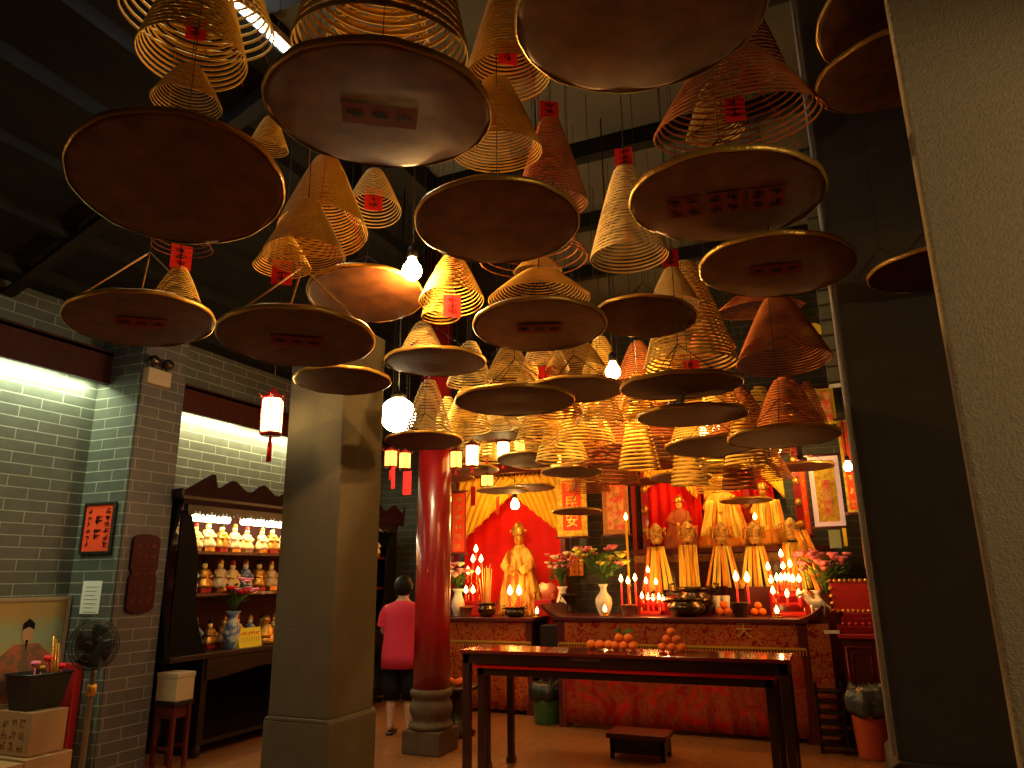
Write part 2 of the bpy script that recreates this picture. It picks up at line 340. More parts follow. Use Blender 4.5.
# red round column on a stone pedestal
cx,cy=-3.69,6.57
t=thing('round_column','glossy red lacquered round column on a carved grey stone pedestal','column',(cx,cy,0))
MB().lathe([(.178,.56),(.175,1.2),(.168,5.1)],(cx,cy,0),40).build('shaft','redlac',t)
pd=MB(); pd.lathe([(.195,.20),(.215,.225),(.21,.25),(.18,.265),(.175,.29),(.195,.33),(.21,.38),(.20,.43),(.18,.46),(.18,.475),(.20,.50),(.205,.53),(.195,.55),(.178,.56)],(cx,cy,0),40)
pd.build('moulded_base','stone',t)
MB().box(cx-.20,cy-.20,0,cx+.20,cy+.20,.205).build('plinth','stone',t,bevel=.012)

# ---------------------------------------------------------------- left wall fittings
FY=4.573
def aty_(px,py,y=FY): return aty(px,py,y)
# framed red notice on the pilaster side (front normal -y)
def framed(name,label,cat,c,w,h,y,fm,pm,depth=.03,fw=.022):
    t=thing(name,label,cat,(c[0],y,c[1]-h/2))
    x0,x1,zb,zt=c[0]-w/2,c[0]+w/2,c[1]-h/2,c[1]+h/2
    fr=MB(); fr.box(x0,y-depth,zb,x0+fw,y,zt).box(x1-fw,y-depth,zb,x1,y,zt).box(x0+fw,y-depth,zb,x1-fw,y,zb+fw).box(x0+fw,y-depth,zt-fw,x1-fw,y,zt)
    fr.build('frame',fm,t,bevel=.003)
    MB().box(x0+fw,y-depth*.5,zb+fw,x1-fw,y-.002,zt-fw).build('panel',pm,t)
    return t
a=aty(84,530,FY);b=aty(115,528,FY); w=b.x-a.x; cc=((a.x+b.x)/2,aty(99,528,FY).z)
hh=aty(100,503,FY).z-aty(98,554,FY).z
t=framed('framed_notice','black framed vermilion notice with black brush writing on the pilaster side','notice',cc,w,hh,FY,'black','redglow' if 0 else mat('vermilion_paper',(.80,.07,.02),.7))
st=MB(); 
for k in range(6): strokes(st,(cc[0]+w*.28,FY-.018,cc[1]+hh*(.33-.13*k)),w*.16,hh*.11,(1,0,0),(0,0,1),7)
for k in range(6): strokes(st,(cc[0]-w*.3,FY-.018,cc[1]+hh*(.33-.13*k)),w*.12,hh*.10,(1,0,0),(0,0,1),5)
for k in range(2): strokes(st,(cc[0],FY-.018,cc[1]+hh*(.14-.26*k)),w*.22,hh*.2,(1,0,0),(0,0,1),10)
st.build('writing','ink',t)
a=aty(84,581,FY);b=aty(102,614,FY);b.x=aty(104,590,FY).x-.03; 
t=thing('paper_sheet','white printed sheet taped below the framed vermilion notice','paper',((a.x+b.x)/2,FY,b.z))
MB().box(a.x,FY-.004,b.z,b.x,FY-.001,a.z).build('sheet','paper',t)
st=MB()
for k in range(9): st.box(a.x+.04,FY-.006,a.z-.05-.035*k,b.x-.03-.02*(k%3),FY-.004,a.z-.053-.035*k)
st.build('print','ink',t)
# carved red plaque on pilaster front (normal +x)
X=-5.7
p0=atx(127,533,X);p1=atx(158,612,X); y0_,y1_=p0.y,p1.y; zt,zb=p0.z,p1.z
def plaque_poly(y0,y1,zb,zt):
    P=[];n=8;c=(zt-zb)*.07
    for k in range(n+1): a=PI-PI*k/n; P.append(((y0+y1)/2+(y1-y0)/2*math.cos(a),zt-c+c*math.sin(a)))
    m=(zb+zt)/2
    P+=[(y1,m+.04),(y1-.025,m),(y1,m-.04),(y1,zb+c)]
    for k in range(1,n+1): a=-PI*k/n; P.append(((y0+y1)/2+(y1-y0)/2*math.cos(a),zb+c+c*math.sin(a)))
    P+=[(y0,m-.04),(y0+.025,m),(y0,m+.04)]
    return P[::-1]
ym=4.83;wd=.29
t=thing('wall_plaque','dark red double lobed wooden plaque with gold characters on the brown brick pilaster','plaque',(X,ym,zb))
MB().prism(plaque_poly(ym-wd/2,ym+wd/2,zb,zt),'x',X+.002,X+.03).build('board',mat('plaque_wood',(.045,.004,.004),.5),t,bevel=.005)
st=MB()
for k in range(5):
    for j in (-1,0,1): strokes(st,(X+.032,ym+j*wd*.27,zt-.1-k*(zt-zb)*.17),wd*.16,.08,(0,1,0),(0,0,1),5)
st.build('writing','redglow' if 0 else mat('dull_gold_ink',(.16,.035,.015),.5),t)
# emergency lamp on pilaster
p=atx(154,378,X); 
t=thing('emergency_light','cream twin headed emergency light box high on the brown brick pilaster','light',(X,p.y,p.z-.08))
MB().box(X+.001,p.y-.13,p.z-.08,X+.08,p.y+.13,p.z+.07).build('housing','cream',t,bevel=.008)
for s in (-1,1):
    c=(X+.07,p.y+s*.08,p.z+.14)
    MB().ball(c,.055,14).build('lamp_head','bronze',t); MB().tube([(X+.05,p.y+s*.08,p.z+.06),(X+.06,p.y+s*.08,p.z+.1)],.012).build('bracket','iron',t)
# deity picture leaning on the wall
Xp=-6.22
q=[atx(0,600,Xp),atx(72,597,Xp),atx(68,690,Xp),atx(0,705,Xp)]
py0,py1,pzb,pzt=3.55,4.56,.62,1.47
t=thing('framed_picture','gold framed faded picture of a bearded robed figure leaning on the brick wall','picture',(Xp,4.0,pzb))
fr=MB(); fw=.03
fr.box(Xp-.03,py0,pzb,Xp+.02,py0+fw,pzt).box(Xp-.03,py1-fw,pzb,Xp+.02,py1,pzt).box(Xp-.03,py0+fw,pzb,Xp+.02,py1-fw,pzb+fw).box(Xp-.03,py0+fw,pzt-fw,Xp+.02,py1-fw,pzt)
fr.build('frame','cream',t)
mpp,nt,bs=newmat('faded_print'); L=nt.links
g=nt.nodes.new('ShaderNodeNewGeometry'); sx=nt.nodes.new('ShaderNodeSeparateXYZ'); L.new(g.outputs['Position'],sx.inputs[0])
mr=nt.nodes.new('ShaderNodeMapRange'); mr.inputs[1].default_value=pzb; mr.inputs[2].default_value=pzt; L.new(sx.outputs[2],mr.inputs[0])
nz=nt.nodes.new('ShaderNodeTexNoise'); nz.inputs['Scale'].default_value=5; L.new(g.outputs['Position'],nz.inputs['Vector'])
ad=nt.nodes.new('ShaderNodeMath'); ad.operation='MULTIPLY_ADD'; ad.inputs[1].default_value=.35; L.new(nz.outputs[0],ad.inputs[0]); L.new(mr.outputs[0],ad.inputs[2])
cr=nt.nodes.new('ShaderNodeValToRGB'); e=cr.color_ramp.elements; e[0].position=.2;e[0].color=(.40,.05,.12,1); e[1].position=1.1;e[1].color=(.48,.30,.08,1)
k=e.new(.45);k.color=(.42,.10,.14,1);k=e.new(.62);k.color=(.45,.42,.14,1);k=e.new(.85);k.color=(.34,.44,.24,1)
L.new(ad.outputs[0],cr.inputs[0]); L.new(cr.outputs[0],bs.inputs['Base Color'])
MB().box(Xp-.015,py0+fw,pzb+fw,Xp+.002,py1-fw,pzt-fw).build('print',mpp,t)
fg=MB(); fc=4.22
fg.prism([(fc-.26,pzb+.04),(fc-.22,1.0),(fc-.1,1.1),(fc+.1,1.1),(fc+.22,1.0),(fc+.24,pzb+.04)],'x',Xp+.003,Xp+.006)
fg.build('painted_robe',mat('painted_brown_robe',(.22,.15,.09),.7,col2=(.50,.16,.08),scale=11,contrast=.2),t)
hd=MB(); hd.prism([(fc+.05*math.cos(a*PI/6),1.18+.075*math.sin(a*PI/6)) for a in range(12)],'x',Xp+.006,Xp+.008); hd.build('painted_face',mat('painted_face',(.6,.36,.2),.7),t)
hd=MB(); hd.prism([(fc-.05,1.21),(fc-.05,1.26),(fc,1.30),(fc+.05,1.26),(fc+.05,1.21),(fc,1.235)],'x',Xp+.008,Xp+.010); hd.build('painted_hat',"ink",t)
MB().prism([(fc-.012,1.13),(fc,1.04),(fc+.012,1.13)],'x',Xp+.008,Xp+.010).build('painted_beard',"ink",t)
# cardboard cartons and the basket
def carton(label,x0,y0,z0,x1,y1,z1,rz=0,grp=None):
    t=thing('cardboard_box',label,'box',((x0+x1)/2,(y0+y1)/2,z0),grp)
    MB().box(x0,y0,z0,x1,y1,z1,rz).build('carton','carton',t,bevel=.004)
    ym=(y0+y1)/2
    MB().box(x0-.001,ym-.03,z1-.001,x1+.001,ym+.03,z1+.001,rz).build('tape','cartont',t)
    return t
c1=carton('open topped cardboard carton at the lower left holding up the black basket',-6.16,4.05,.31,-5.76,4.34,.62)
st=MB()
for k in range(3):
    for j in range(3): strokes(st,(-6.06+.1*j,4.048,.54-.085*k),.07,.07,(1,0,0),(0,0,1),6,t=.001)
st.build('printed_characters',mat('brown_print',(.22,.07,.03),.8),c1)
carton('lower cardboard carton nearest the left edge, under the carton stack',-6.16,3.3,0,-5.66,3.96,.30)
carton('lower cardboard carton nearest the fan, under the carton stack',-6.16,4.0,0,-5.70,4.38,.305)
# filler carton behind basket: the picture stands on it
carton('tall brown carton against the wall carrying the framed picture',-6.26,3.52,0,-6.17,4.48,.615)
# black basket
bx0,bx1,by0,by1,bz0,bz1=-6.12,-5.82,4.03,4.38,.622,.885
t=thing('plastic_basket','black plastic basket heaped with red and gold papers on the carton','basket',((bx0+bx1)/2,(by0+by1)/2,bz0))
b=MB(); 
def frus(x0,y0,x1,y1,z0,z1,tp,th):
    v=[(x0+tp,y0+tp,z0),(x1-tp,y0+tp,z0),(x1-tp,y1-tp,z0),(x0+tp,y1-tp,z0),(x0,y0,z1),(x1,y0,z1),(x1,y1,z1),(x0,y1,z1)]
    i=[(x0+tp+th,y0+tp+th,z0+th),(x1-tp-th,y0+tp+th,z0+th),(x1-tp-th,y1-tp-th,z0+th),(x0+tp+th,y1-tp-th,z0+th),(x0+th,y0+th,z1),(x1-th,y0+th,z1),(x1-th,y1-th,z1),(x0+th,y1-th,z1)]
    f=[(0,3,2,1),(0,1,5,4),(1,2,6,5),(2,3,7,6),(3,0,4,7)]
    f2=[(8,9,10,11),(8,12,13,9),(9,13,14,10),(10,14,15,11),(11,15,12,8)]
    rimf=[(4,5,13,12),(5,6,14,13),(6,7,15,14),(7,4,12,15)]
    return v+i,f+f2+rimf
v,f=frus(bx0,by0,bx1,by1,bz0,bz1,.04,.01); b.add(v,f); b.build('tub','black',t)
b=MB(); b.tube([(bx0,by0,bz1),(bx1,by0,bz1),(bx1,by1,bz1),(bx0,by1,bz1)],.011,6,closed=True); b.build('rim','black',t)
for i,(yy,zz,r,mm,lb) in enumerate([(4.11,.97,.036,'pinkf','pink paper rosette at the left in the black basket'),(4.22,1.0,.045,'redglow','glowing red paper rosette in the middle of the black basket'),(4.16,.93,.035,'gold','gold foil rosette in the middle of the black basket'),(4.33,.93,.032,'tag','small red rosette at the fan side of the black basket')]):
    b=MB(); b.lathe([(r*.2,-r*.7),(r*.8,-r*.3),(r,0),(r*.7,r*.5),(r*.2,r*.3)],(-5.9,yy,zz),16,flute=.22,nf=6); b.tube([(-5.9,yy,bz0+.02),(-5.9,yy,zz-r*.5)],.006)
    b.build('paper_rosette','tag' if mm=='redglow' else mm,cat='rosette',label=lb.replace('glowing','bright'))
b=MB()
for k in range(3): b.tube([(-5.88,4.25+.025*k,bz0+.03),(-5.86,4.20+.025*k,1.17-.03*k)],.010)
b.build('gold_paper_rolls','gold',cat='paper rolls',label='tall gold paper rolls standing up out of the black basket')
# red box behind the fan
MB().box(-6.2,4.50,0,-5.95,4.57,.92).build('red_board','redbox',cat='board',label='narrow red board standing between the cartons and the pilaster',bevel=.006)
# ---------------------------------------------------------------- pedestal fan
fx,fy,fz=atd(94,645,5.2); 
t=thing('pedestal_fan','black metal pedestal fan in front of the brick pilaster','fan',(fx-.03,fy+.05,0))
bx,by=fx-.03,fy+.05
MB().lathe([(.2,0),(.2,.02),(.15,.04),(.04,.06),(.025,.1)],(bx,by,0),28).build('base','black',t)
MB().tube([(bx,by,.05),(bx,by,.95),(bx,by,1.08)],[.022,.018,.016],12).build('pole','glass',t)
MB().lathe([(.028,0),(.034,.02),(.034,.06),(.028,.08)],(bx,by,.80),14).build('height_collar','gold',t)
hd=Vector((fx,fy,fz)); nrm=Vector((.30,-.95,-.02)).normalized(); s1=nrm.cross(Vector((0,0,1))).normalized(); s2=s1.cross(nrm)
def onf(r,a,d): return hd+s1*(r*math.cos(a))+s2*(r*math.sin(a))+nrm*d
Rf=.172
b=MB()
for rr,d in ((Rf,.0),(Rf*.97,.045),(Rf*.97,-.045),(Rf*.6,.062),(Rf*.6,-.062),(.04,.068)):
    b.tube([onf(rr,2*PI*k/36,d) for k in range(36)],.0035,5,closed=True)
for k in range(56):
    a=2*PI*k/56
    for s in (1,-1): b.tube([onf(.03,a,s*.066),onf(Rf*.6,a,s*.062),onf(Rf*.97,a,s*.045),onf(Rf,a,0)],.0024,4)
b.build('cage','iron',t)
b=MB()
for k in range(4):
    a=PI/2*k
    b.grid(lambda u,v:onf(.03+u*.125,a+(v-.5)*(1.35-.3*u)+.3*u,(v-.5)*.05),6,5)
b.build('blades','black',t,solid=.002)
b=MB(); b.tube([hd-nrm*.055,hd-nrm*.16,hd-nrm*.19],[.055,.05,.02],14); b.build('motor','black',t)
b=MB(); b.tube([hd+nrm*.066,hd+nrm*.075],[.04,.03],16); b.build('badge','iron',t)
b=MB(); b.tube([hd-nrm*.1-Vector((0,0,.05)),Vector((bx,by,1.07))],.015,8); b.build('neck','black',t)
# stool with a carton
sy=5.20;sx=-5.55
t=thing('wooden_stool','dark wooden stool between the pilaster and the statuette cabinet','stool',(sx,sy,0))
# kept in front of the cabinet
MB().box(sx-.13,sy-.11,.52,sx+.13,sy+.11,.56).build('seat','dkwood',t,bevel=.005)
for a in (-1,1):
    for c in (-1,1): MB().box(sx+a*.10-.016,sy+c*.08-.016,0,sx+a*.10+.016,sy+c*.08+.016,.52).build('leg','rosew',t)
for q in (-.09,.075): MB().box(sx-.10,sy+q,.16,sx+.10,sy+q+.016,.19).build('stretcher','rosew',t)
MB().box(sx-.10,sy-.095,.42,sx+.10,sy-.08,.52).box(sx+.085,sy-.085,.42,sx+.10,sy+.085,.52).build('apron','rosew',t)
t=thing('cream_box','cream lidded box sitting on the dark wooden stool','box',(sx,sy,.561))
MB().box(sx-.12,sy-.10,.561,sx+.12,sy+.10,.77).build('box_body','cream',t,bevel=.004)
MB().box(sx-.125,sy-.105,.755,sx+.125,sy+.105,.795).build('lid','paper' if 0 else 'cream',t,bevel=.004)

# ================================================================ STATUETTE CABINET
CX0,CX1=-6.22,-5.6; CYA,CYB=5.13,8.95; BYA=5.58
t=cab=thing('display_cabinet','long dark rosewood display cabinet with wavy crest full of statuettes on the left wall','cabinet',((CX0+CX1)/2,(CYA+CYB)/2,0))
ZT=.92
MB().box(CX0,CYA-.02,ZT-.05,CX1+.05,CYB+.06,ZT).build('counter_top','dkwood',t,bevel=.006)
b=MB(); n=24; yy=[BYA+(CYB-BYA)*i/n for i in range(n+1)]
pol=[(y,ZT-.05) for y in yy]+[(y,ZT-.22-.03*math.cos(4*PI*i/n)) for i,y in reversed(list(enumerate(yy)))]
b.prism(pol[::-1],'x',CX1,CX1+.025); b.build('apron','dkwood',t)
for y in (BYA,(BYA+CYB)/2,CYB):
    for x in (CX0+.05,CX1-.03):
        b=MB(); b.box(x-.035,y-.035,.10,x+.035,y+.035,ZT-.05); b.lathe([(.03,0),(.05,.03),(.045,.08),(.03,.11)],(x,y,0),12); b.build('leg','dkwood',t)
MB().box(CX0+.02,BYA,.10,CX1-.01,CYB,.14).build('foot_rail','dkwood',t)
MB().box(CX0,BYA,.14,CX0+.02,CYB,ZT-.05).build('lower_back_panel','blackwood',t)
MB().box(CX0,CYA,ZT,CX0+.02,CYB,2.36).build('back_panel',mat('dark_red_back',(.07,.014,.01),.6),t)
# scalloped side panels
for y0 in (CYA-.03,CYB-.01):
    P=[(CX0,ZT),(CX0,2.40)]
    for k in range(17):
        u=k/16; P.append((CX1-.02-.0*u+ -.13*math.sin(PI*u)**2*(1 if u<.5 else 1)-.12*(1-u)**0*0 , 2.40-u*(2.40-ZT)))
    MB().prism([(p[0],p[1]) for p in P],'y',y0,y0+.04).build('side_panel','blackwood',t)
# inner S curved edge brackets beside shelves
for s,y0 in ((1,CYA+.01),(-1,CYB-.01)):
    P=[(y0,2.24)]
    for k in range(25):
        u=k/24; P.append((y0+s*(.10+.34*(u**1.1)+.045*math.sin(2*PI*u)),2.24-u*(2.24-ZT)))
    P.append((y0,ZT))
    MB().prism(P,'x',CX1-.04,CX1-.02).build('curved_bracket','blackwood',t)
SH=[1.22,1.60,1.95]
SH=[.0,1.47,1.87]
for z in SH[1:]: MB().box(CX0+.02,CYA+.01,z-.03,CX1-.06,CYB-.01,z).build('shelf','rosew',t)
# crest
n=60
yp=atx(211,478,CX1).y; zc0=atx(180,489,CX1).z; y2=atx(231,481,CX1).y; y3=atx(261,485,CX1).y; per=y3-y2; zp=atx(211,480,CX1).z
pol=[(CYA-.04,2.30),(CYB+.06,2.30),(CYB+.10,zp+.02)]
for i in range(n,-1,-1):
    y=yp+.06+(CYB-yp)*i/n; pol.append((y,zp-.03+.05*math.cos(2*PI*(y-y2)/per)))
pol+=[(yp+.02,zp+.05),(yp-.03,zp+.05),(CYA-.04,zc0)]
MB().prism(pol[::-1],'x',CX1+.02,CX1+.045).build('crest_board','crest',t)
MB().box(CX0,CYA-.06,2.34,CX1+.05,CYB+.06,2.38).build('cornice','dkwood',t,bevel=.006)
# sloping gable on the near side
MB().prism([(CX0,2.36),(CX1+.04,2.36),(CX1+.04,2.44),(CX1+.0,2.44),(CX0,2.40)],'y',CYA-.07,CYA-.04).build('gable','dkwood',t)
MB().prism([(CX0,2.36),(CX1+.04,2.36),(CX1+.04,2.44),(CX1+.0,2.44),(CX0,2.40)],'y',CYB+.04,CYB+.07).build('gable','dkwood',t)
n=150; ys_=[CYA+.04+i*(CYB-CYA-.08)/n for i in range(n+1)]
MB().prism([(ys_[0],2.33),(ys_[-1],2.33)]+[(ys_[i],2.235-(.035 if i%2 else 0)-.012*math.sin(i*.9)) for i in range(n,-1,-1)],'x',CX1+.0,CX1+.012).build('fretwork_fringe','dkwood',t)
for k,(ya,yb) in enumerate(((5.25,5.78),(5.98,6.9),(7.2,8.5))):
    l=thing('cabinet_lamp',['strip lamp under the cornice at the near end of the statuette cabinet','strip lamp under the cornice in the middle of the statuette cabinet','strip lamp under the cornice at the far end of the statuette cabinet'][k],'light',(CX1-.06,(ya+yb)/2,2.24))
    MB().tube([(CX1-.07,ya,2.185),(CX1-.07,yb,2.185)],.034,10).build('tube','tubec',l); MB().box(CX1-.11,ya-.02,2.22,CX1-.04,yb+.02,2.34).build('housing','cream',l)
alight('cabinet_strip',(CX1-.13,6.8,2.20),22,(1,.82,.45),.04,2.5,(0,R(25),0))
# statuettes
def statuette(kind):
    t=thing('statuette','','statuette',(0,0,0))
    fl=(.10,.18,.05,.14)[kind]; h=.30; mm=('paleg','gold','bluew','coilp')[kind]
    MB().box(-.055,-.06,0,.055,.06,.045).build('base',('gold','redbox','gold','carton')[kind],t,bevel=.004)
    MB().lathe([(.075,.045),(.078,.07),(.06,.12),(.045,.16),(.055,.19),(.04,.215),(.016,.225)],(0,0,0),16,1,1.15,flute=fl,nf=7).build('robe',mm,t)
    MB().ball((0,0,.25),.03,10,(1,1,1.15)).build('head','coilp' if kind!=2 else 'white',t)
    b=MB(); b.lathe([(.022,.27),(.03,.28),(.026,.30),(.008,.325)],(0,0,0),10); b.build('crown',('gold','ink','gold','redbox')[kind],t)
    b=MB()
    for s in (-1,1): b.tube([(.0,s*.055,.19),(.045,s*.06,.15),(.065,s*.02,.145)],[.018,.02,.012],7)
    b.build('sleeves',mm,t)
    return t
SP=[statuette(k) for k in range(4)]
rows=[('bottom',ZT,.95,5.72,8.4,15),('middle',1.47,1.0,5.48,8.6,17),('top',1.87,.95,5.30,8.7,19)]
ordn=['first','second','third','fourth','fifth','sixth','seventh','eighth','ninth','tenth','eleventh','twelfth','thirteenth','fourteenth','fifteenth','sixteenth','seventeenth','eighteenth','nineteenth']
desc=[['pale gold robed','gilt','blue and white porcelain','cream robed'],]
used=set()
for nm,z,sc,ya,yb,nn in rows:
    for i in range(nn):
        y=ya+(yb-ya)*i/(nn-1)+random.uniform(-.01,.01); k=(i*7+len(nm))%4 if nm!='top' else (0,3,0,1)[i%4]
        x=-5.82+random.uniform(-.02,.02)
        if nm=='bottom': x=-5.92
        lb='%s statuette, %s from the near end of the cabinet\'s %s shelf'%(desc[0][k],ordn[i],nm)
        s=sc*random.uniform(.92,1.08)
        if k not in used: used.add(k); o=SP[k]; o.location=(x,y,z+.001); o['label']=lb; o['group']='statuettes on the cabinet shelves'; o.scale=(s,s,s)
        else: o=dup(SP[k],(x,y,z+.001),lb,'statuettes on the cabinet shelves',random.uniform(-.15,.15),(s,s,s))
# things on the counter
def vase(name,label,loc,h,r,m,neck=.45,n=24,foot=.55):
    t=thing(name,label,'vase',loc)
    MB().lathe([(r*foot,0),(r*foot,.02*h),(r*.75,.12*h),(r,.38*h),(r*.92,.55*h),(r*neck,.75*h),(r*neck*.9,.88*h),(r*neck*1.5,h),(r*neck*1.3,h),(r*neck*.8,.88*h)],loc,n).build('vessel',m,t)
    return t
def bouquet(label,loc,h,w,fm,count,fr=.03,m2=None):
    t=thing('bouquet',label,'flowers',loc)
    rs=random.Random(int(abs(loc[0])*1000+h*77)); b=MB(); pts=[]
    for i in range(count):
        a=rs.uniform(0,2*PI); q=rs.uniform(.1,1)**.6*w/2; z=h*rs.uniform(.55,1)
        p=Vector(loc)+Vector((q*math.cos(a),q*math.sin(a)*.7,z)); pts.append(p); b.tube([loc,Vector(loc)+Vector((q*.3*math.cos(a),q*.3*math.sin(a)*.7,z*.5)),p],.004,4)
    for i in range(count*4):
        a=rs.uniform(0,2*PI); q=rs.uniform(.1,.9)*w/2; z=h*rs.uniform(.25,.8); c=Vector(loc)+Vector((q*math.cos(a),q*math.sin(a)*.7,z)); d=Vector((math.cos(a),math.sin(a)*.7,.7)).normalized()*h*.16; s=d.cross(Vector((0,0,1))).normalized()*h*.05
        b.add([c-d*.5,c+s,c+d*.5,c-s],[(0,1,2,3)])
    b.build('foliage','leaf',t)
    for i,p in enumerate(pts):
        f=MB(); r=fr*rs.uniform(.85,1.5); f.lathe([(r*.2,-r*.6),(r*.7,-r*.2),(r*1.1,r*.2),(r*.8,r*.5),(r*.15,r*.25)],p,12,flute=.25,nf=5); f.build('blossom',m2 if (m2 and i%3==0) else fm,t)
    return t
vx=-5.68;vy=5.98
va=atx(231,640,vx)
vase('flower_vase','blue and white porcelain vase at the near end of the cabinet counter',(vx,va.y,ZT+.001),.36,.085,'bluew',.6)
bouquet('red and pink flowers in the blue and white vase on the cabinet counter',(vx,va.y,ZT+.34),.36,.5,'pinkf',16,.03,'tag')
va=atx(245,636,vx)
t=thing('offering_card','bright yellow folded card with a row of red marks on the cabinet counter','card',(vx+.03,va.y,ZT))
MB().prism([(vx-.05,ZT+.001),(vx+.09,ZT+.001),(vx+.05,ZT+.19),(vx+.045,ZT+.19)],'y',va.y-.16,va.y+.16).build('card','yellow',t)
b=MB()
for k in range(8): strokes(b,(vx+.066,va.y-.12+.034*k,ZT+.135),.026,.035,(0,1,0),(0,0,1),4,t=.003)
b.build('red_marks','tag',t)
b=MB()
for k in range(8): b.box(vx+.078,va.y-.121+.034*k,ZT+.02,vx+.079,va.y-.118+.034*k,ZT+.10)
b.build('small_print','ink',t)
def buddha(label,loc,h,m='gold'):
    t=thing('seated_figurine',label,'figurine',loc); k=h/.3
    P=lambda pr:[(a*k,b*k) for a,b in pr]
    MB().lathe(P([(.11,0),(.13,.02),(.12,.06),(.09,.1),(.085,.15),(.07,.19),(.03,.21)]),loc,20).build('body',m,t)
    MB().ball((loc[0],loc[1],loc[2]+.245*k),.05*k,12).build('head',m,t)
    b=MB()
    for s in (-1,1): b.tube([Vector(loc)+Vector((0,s*.08,.17))*k,Vector(loc)+Vector((.06,s*.11,.1))*k,Vector(loc)+Vector((.1,s*.03,.08))*k],[.03*k,.032*k,.02*k],8)
    b.build('arms',m,t); return t
va=atx(263,636,vx); buddha('plump golden seated figurine beside the yellow card on the cabinet counter',(vx-.02,va.y+.05,ZT+.001),.30,'gold')
va=atx(240,636,vx); 
# ================================================================ ALTARS
def altar(label,x0,x1,y0,y1,zt,cm,char=None,scroll=True):
    t=thing('altar_table',label,'altar',((x0+x1)/2,(y0+y1)/2,0))
    MB().box(x0-.03,y0-.04,zt-.045,x1+.03,y1,zt).build('tabletop','rosew',t,bevel=.008)
    ap=MB(); ap.box(x0,y0,zt-.30,x1,y0+.03,zt-.045); ap.build('frieze','brocade',t)
    for x in (x0,x1-.09):
        for y in (y0-.005,y1-.1): MB().box(x,y,0,x+.09,y+.09,zt-.045).build('leg','rosew',t,bevel=.006)
    # draped front cloth with soft folds
    b=MB(); b.grid(lambda u,v:(x0+.06+u*(x1-x0-.12),y0-.012+.014*math.sin(u*60)*(1-v)+.006*math.sin(u*140),.05+v*(zt-.36)),120,4)
    b.build('front_cloth',cm,t,solid=.004)
    b=MB()
    nb=int((x1-x0)/.03)
    for i in range(nb):
        x=x0+.02+i*(x1-x0-.04)/(nb-1); b.box(x-.004,y0-.02,zt-.345,x+.004,y0-.014,zt-.29)
    b.build('gold_fringe','goldink',t)
    MB().box(x0+.02,y0-.012,zt-.295,x1-.02,y0-.002,zt-.275).build('gold_braid','goldink',t)
    MB().box(x0+.02,y1-.04,.05,x1-.02,y1-.02,zt-.05).build('rear_panel','rosew',t)
    if scroll:
        for s,x in ((-1,x0-.03),(1,x1+.03)):
            P=[]
            for k in range(13):
                u=k/12; P.append((x+s*(-.12+.26*u),zt+.13*u**2))
            Q=[(p[0]-s*.0,p[1]-.045) for p in P]
            pol=P+[(P[-1][0]+s*.02,P[-1][1]-.02)]+Q[::-1]
            MB().prism(pol if s<0 else pol[::-1],'y',y0-.03,y1-.02).build('upturned_end','rosew',t)
    return t
AZ=1.15
main=altar('long red altar table with brocade front and upturned ends in the right half',-2.92,-.30,8.05,8.85,AZ,'brocade2')
a=aty(744,631,8.03)
text('altar_character','天',.17,'goldink',(a.x,8.035,a.z),parent=main)
lft=altar('shorter brocade covered altar table before the yellow curtained niche',-4.72,-3.42,8.55,9.1,1.10,'brocade',scroll=False)
# right end red painted block under the altar's extended end
MB().box(-.30,8.06,0,-.09,8.82,AZ-.05).build('altar_pedestal','brocade',cat='pedestal',label='red painted pedestal block under the right end of the long altar',bevel=.006)
b=MB()
# ---- generic vessels
def lathe_thing(name,label,cat,loc,prof,m,part,n=28,group=None,**k):
    t=thing(name,label,cat,loc,group); MB().lathe(prof,loc,n,**k).build(part,m,t); return t
def urn(label,loc,r,h,m='bronze'):
    t=lathe_thing('incense_urn',label,'urn',loc,[(r*.5,0),(r*.55,.05*h),(r*.8,.12*h),(r,.4*h),(r*.98,.62*h),(r*.8,.78*h),(r*.82,.86*h),(r*1.0,.92*h),(r*1.0,h),(r*.9,h),(r*.86,.85*h)],m,'bowl')
    MB().lathe([(r*.86,.86*h),(r*.4,.87*h),(.001,.875*h)],loc,20).build('ash',mat('ash',(.35,.3,.24),.9) if 'ash' not in bpy.data.materials else bpy.data.materials['ash'],t)
    for s in (-1,1):
        MB().tube([Vector(loc)+Vector((s*r*.85,0,.8*h)),Vector(loc)+Vector((s*r*1.25,0,.85*h)),Vector(loc)+Vector((s*r*1.28,0,1.1*h)),Vector(loc)+Vector((s*r*1.02,0,1.12*h))],r*.06,7).build('handle',m,t)
    return t
def pot(label,loc,r,h,m='terracotta'):
    t=lathe_thing('candle_pot',label,'pot',loc,[(r*.72,0),(r*.98,h*.86),(r*1.08,h*.88),(r*1.08,h),(r*.95,h),(r*.9,h*.85),(.001,h*.84)],m,'bowl',closed=False); return t
def flame(parent,p,s=1):
    s*=1.0
    b=MB(); b.lathe([(.001,-.008),(.012,.0),(.0185,.014),(.015,.032),(.008,.047),(.0008,.062)],(0,0,0),10)
    b.v=[(p[0]+x*s,p[1]+y*s,p[2]+z*s) for x,y,z in b.v]; return b.build('flame','flame',parent)
def candle(label,px,py,y,zb,group=None,r=.011,s=1,m='candle'):
    p=aty(px,py,y); zt=max(p.z-.02*s,zb+.03); t=thing('candle',label,'candle',(p.x,y,zb),group)
    wx=MB().lathe([(r*.8,0),(r,.01),(r,zt-zb-.006),(r*.7,zt-zb)],(p.x,y,zb),10).build('wax',m,t)
    MB().tube([(p.x,y,zt),(p.x,y,zt+.012)],.0015,4).build('wick','ink',wx)
    flame(t,(p.x,y,zt+.012),s); return t
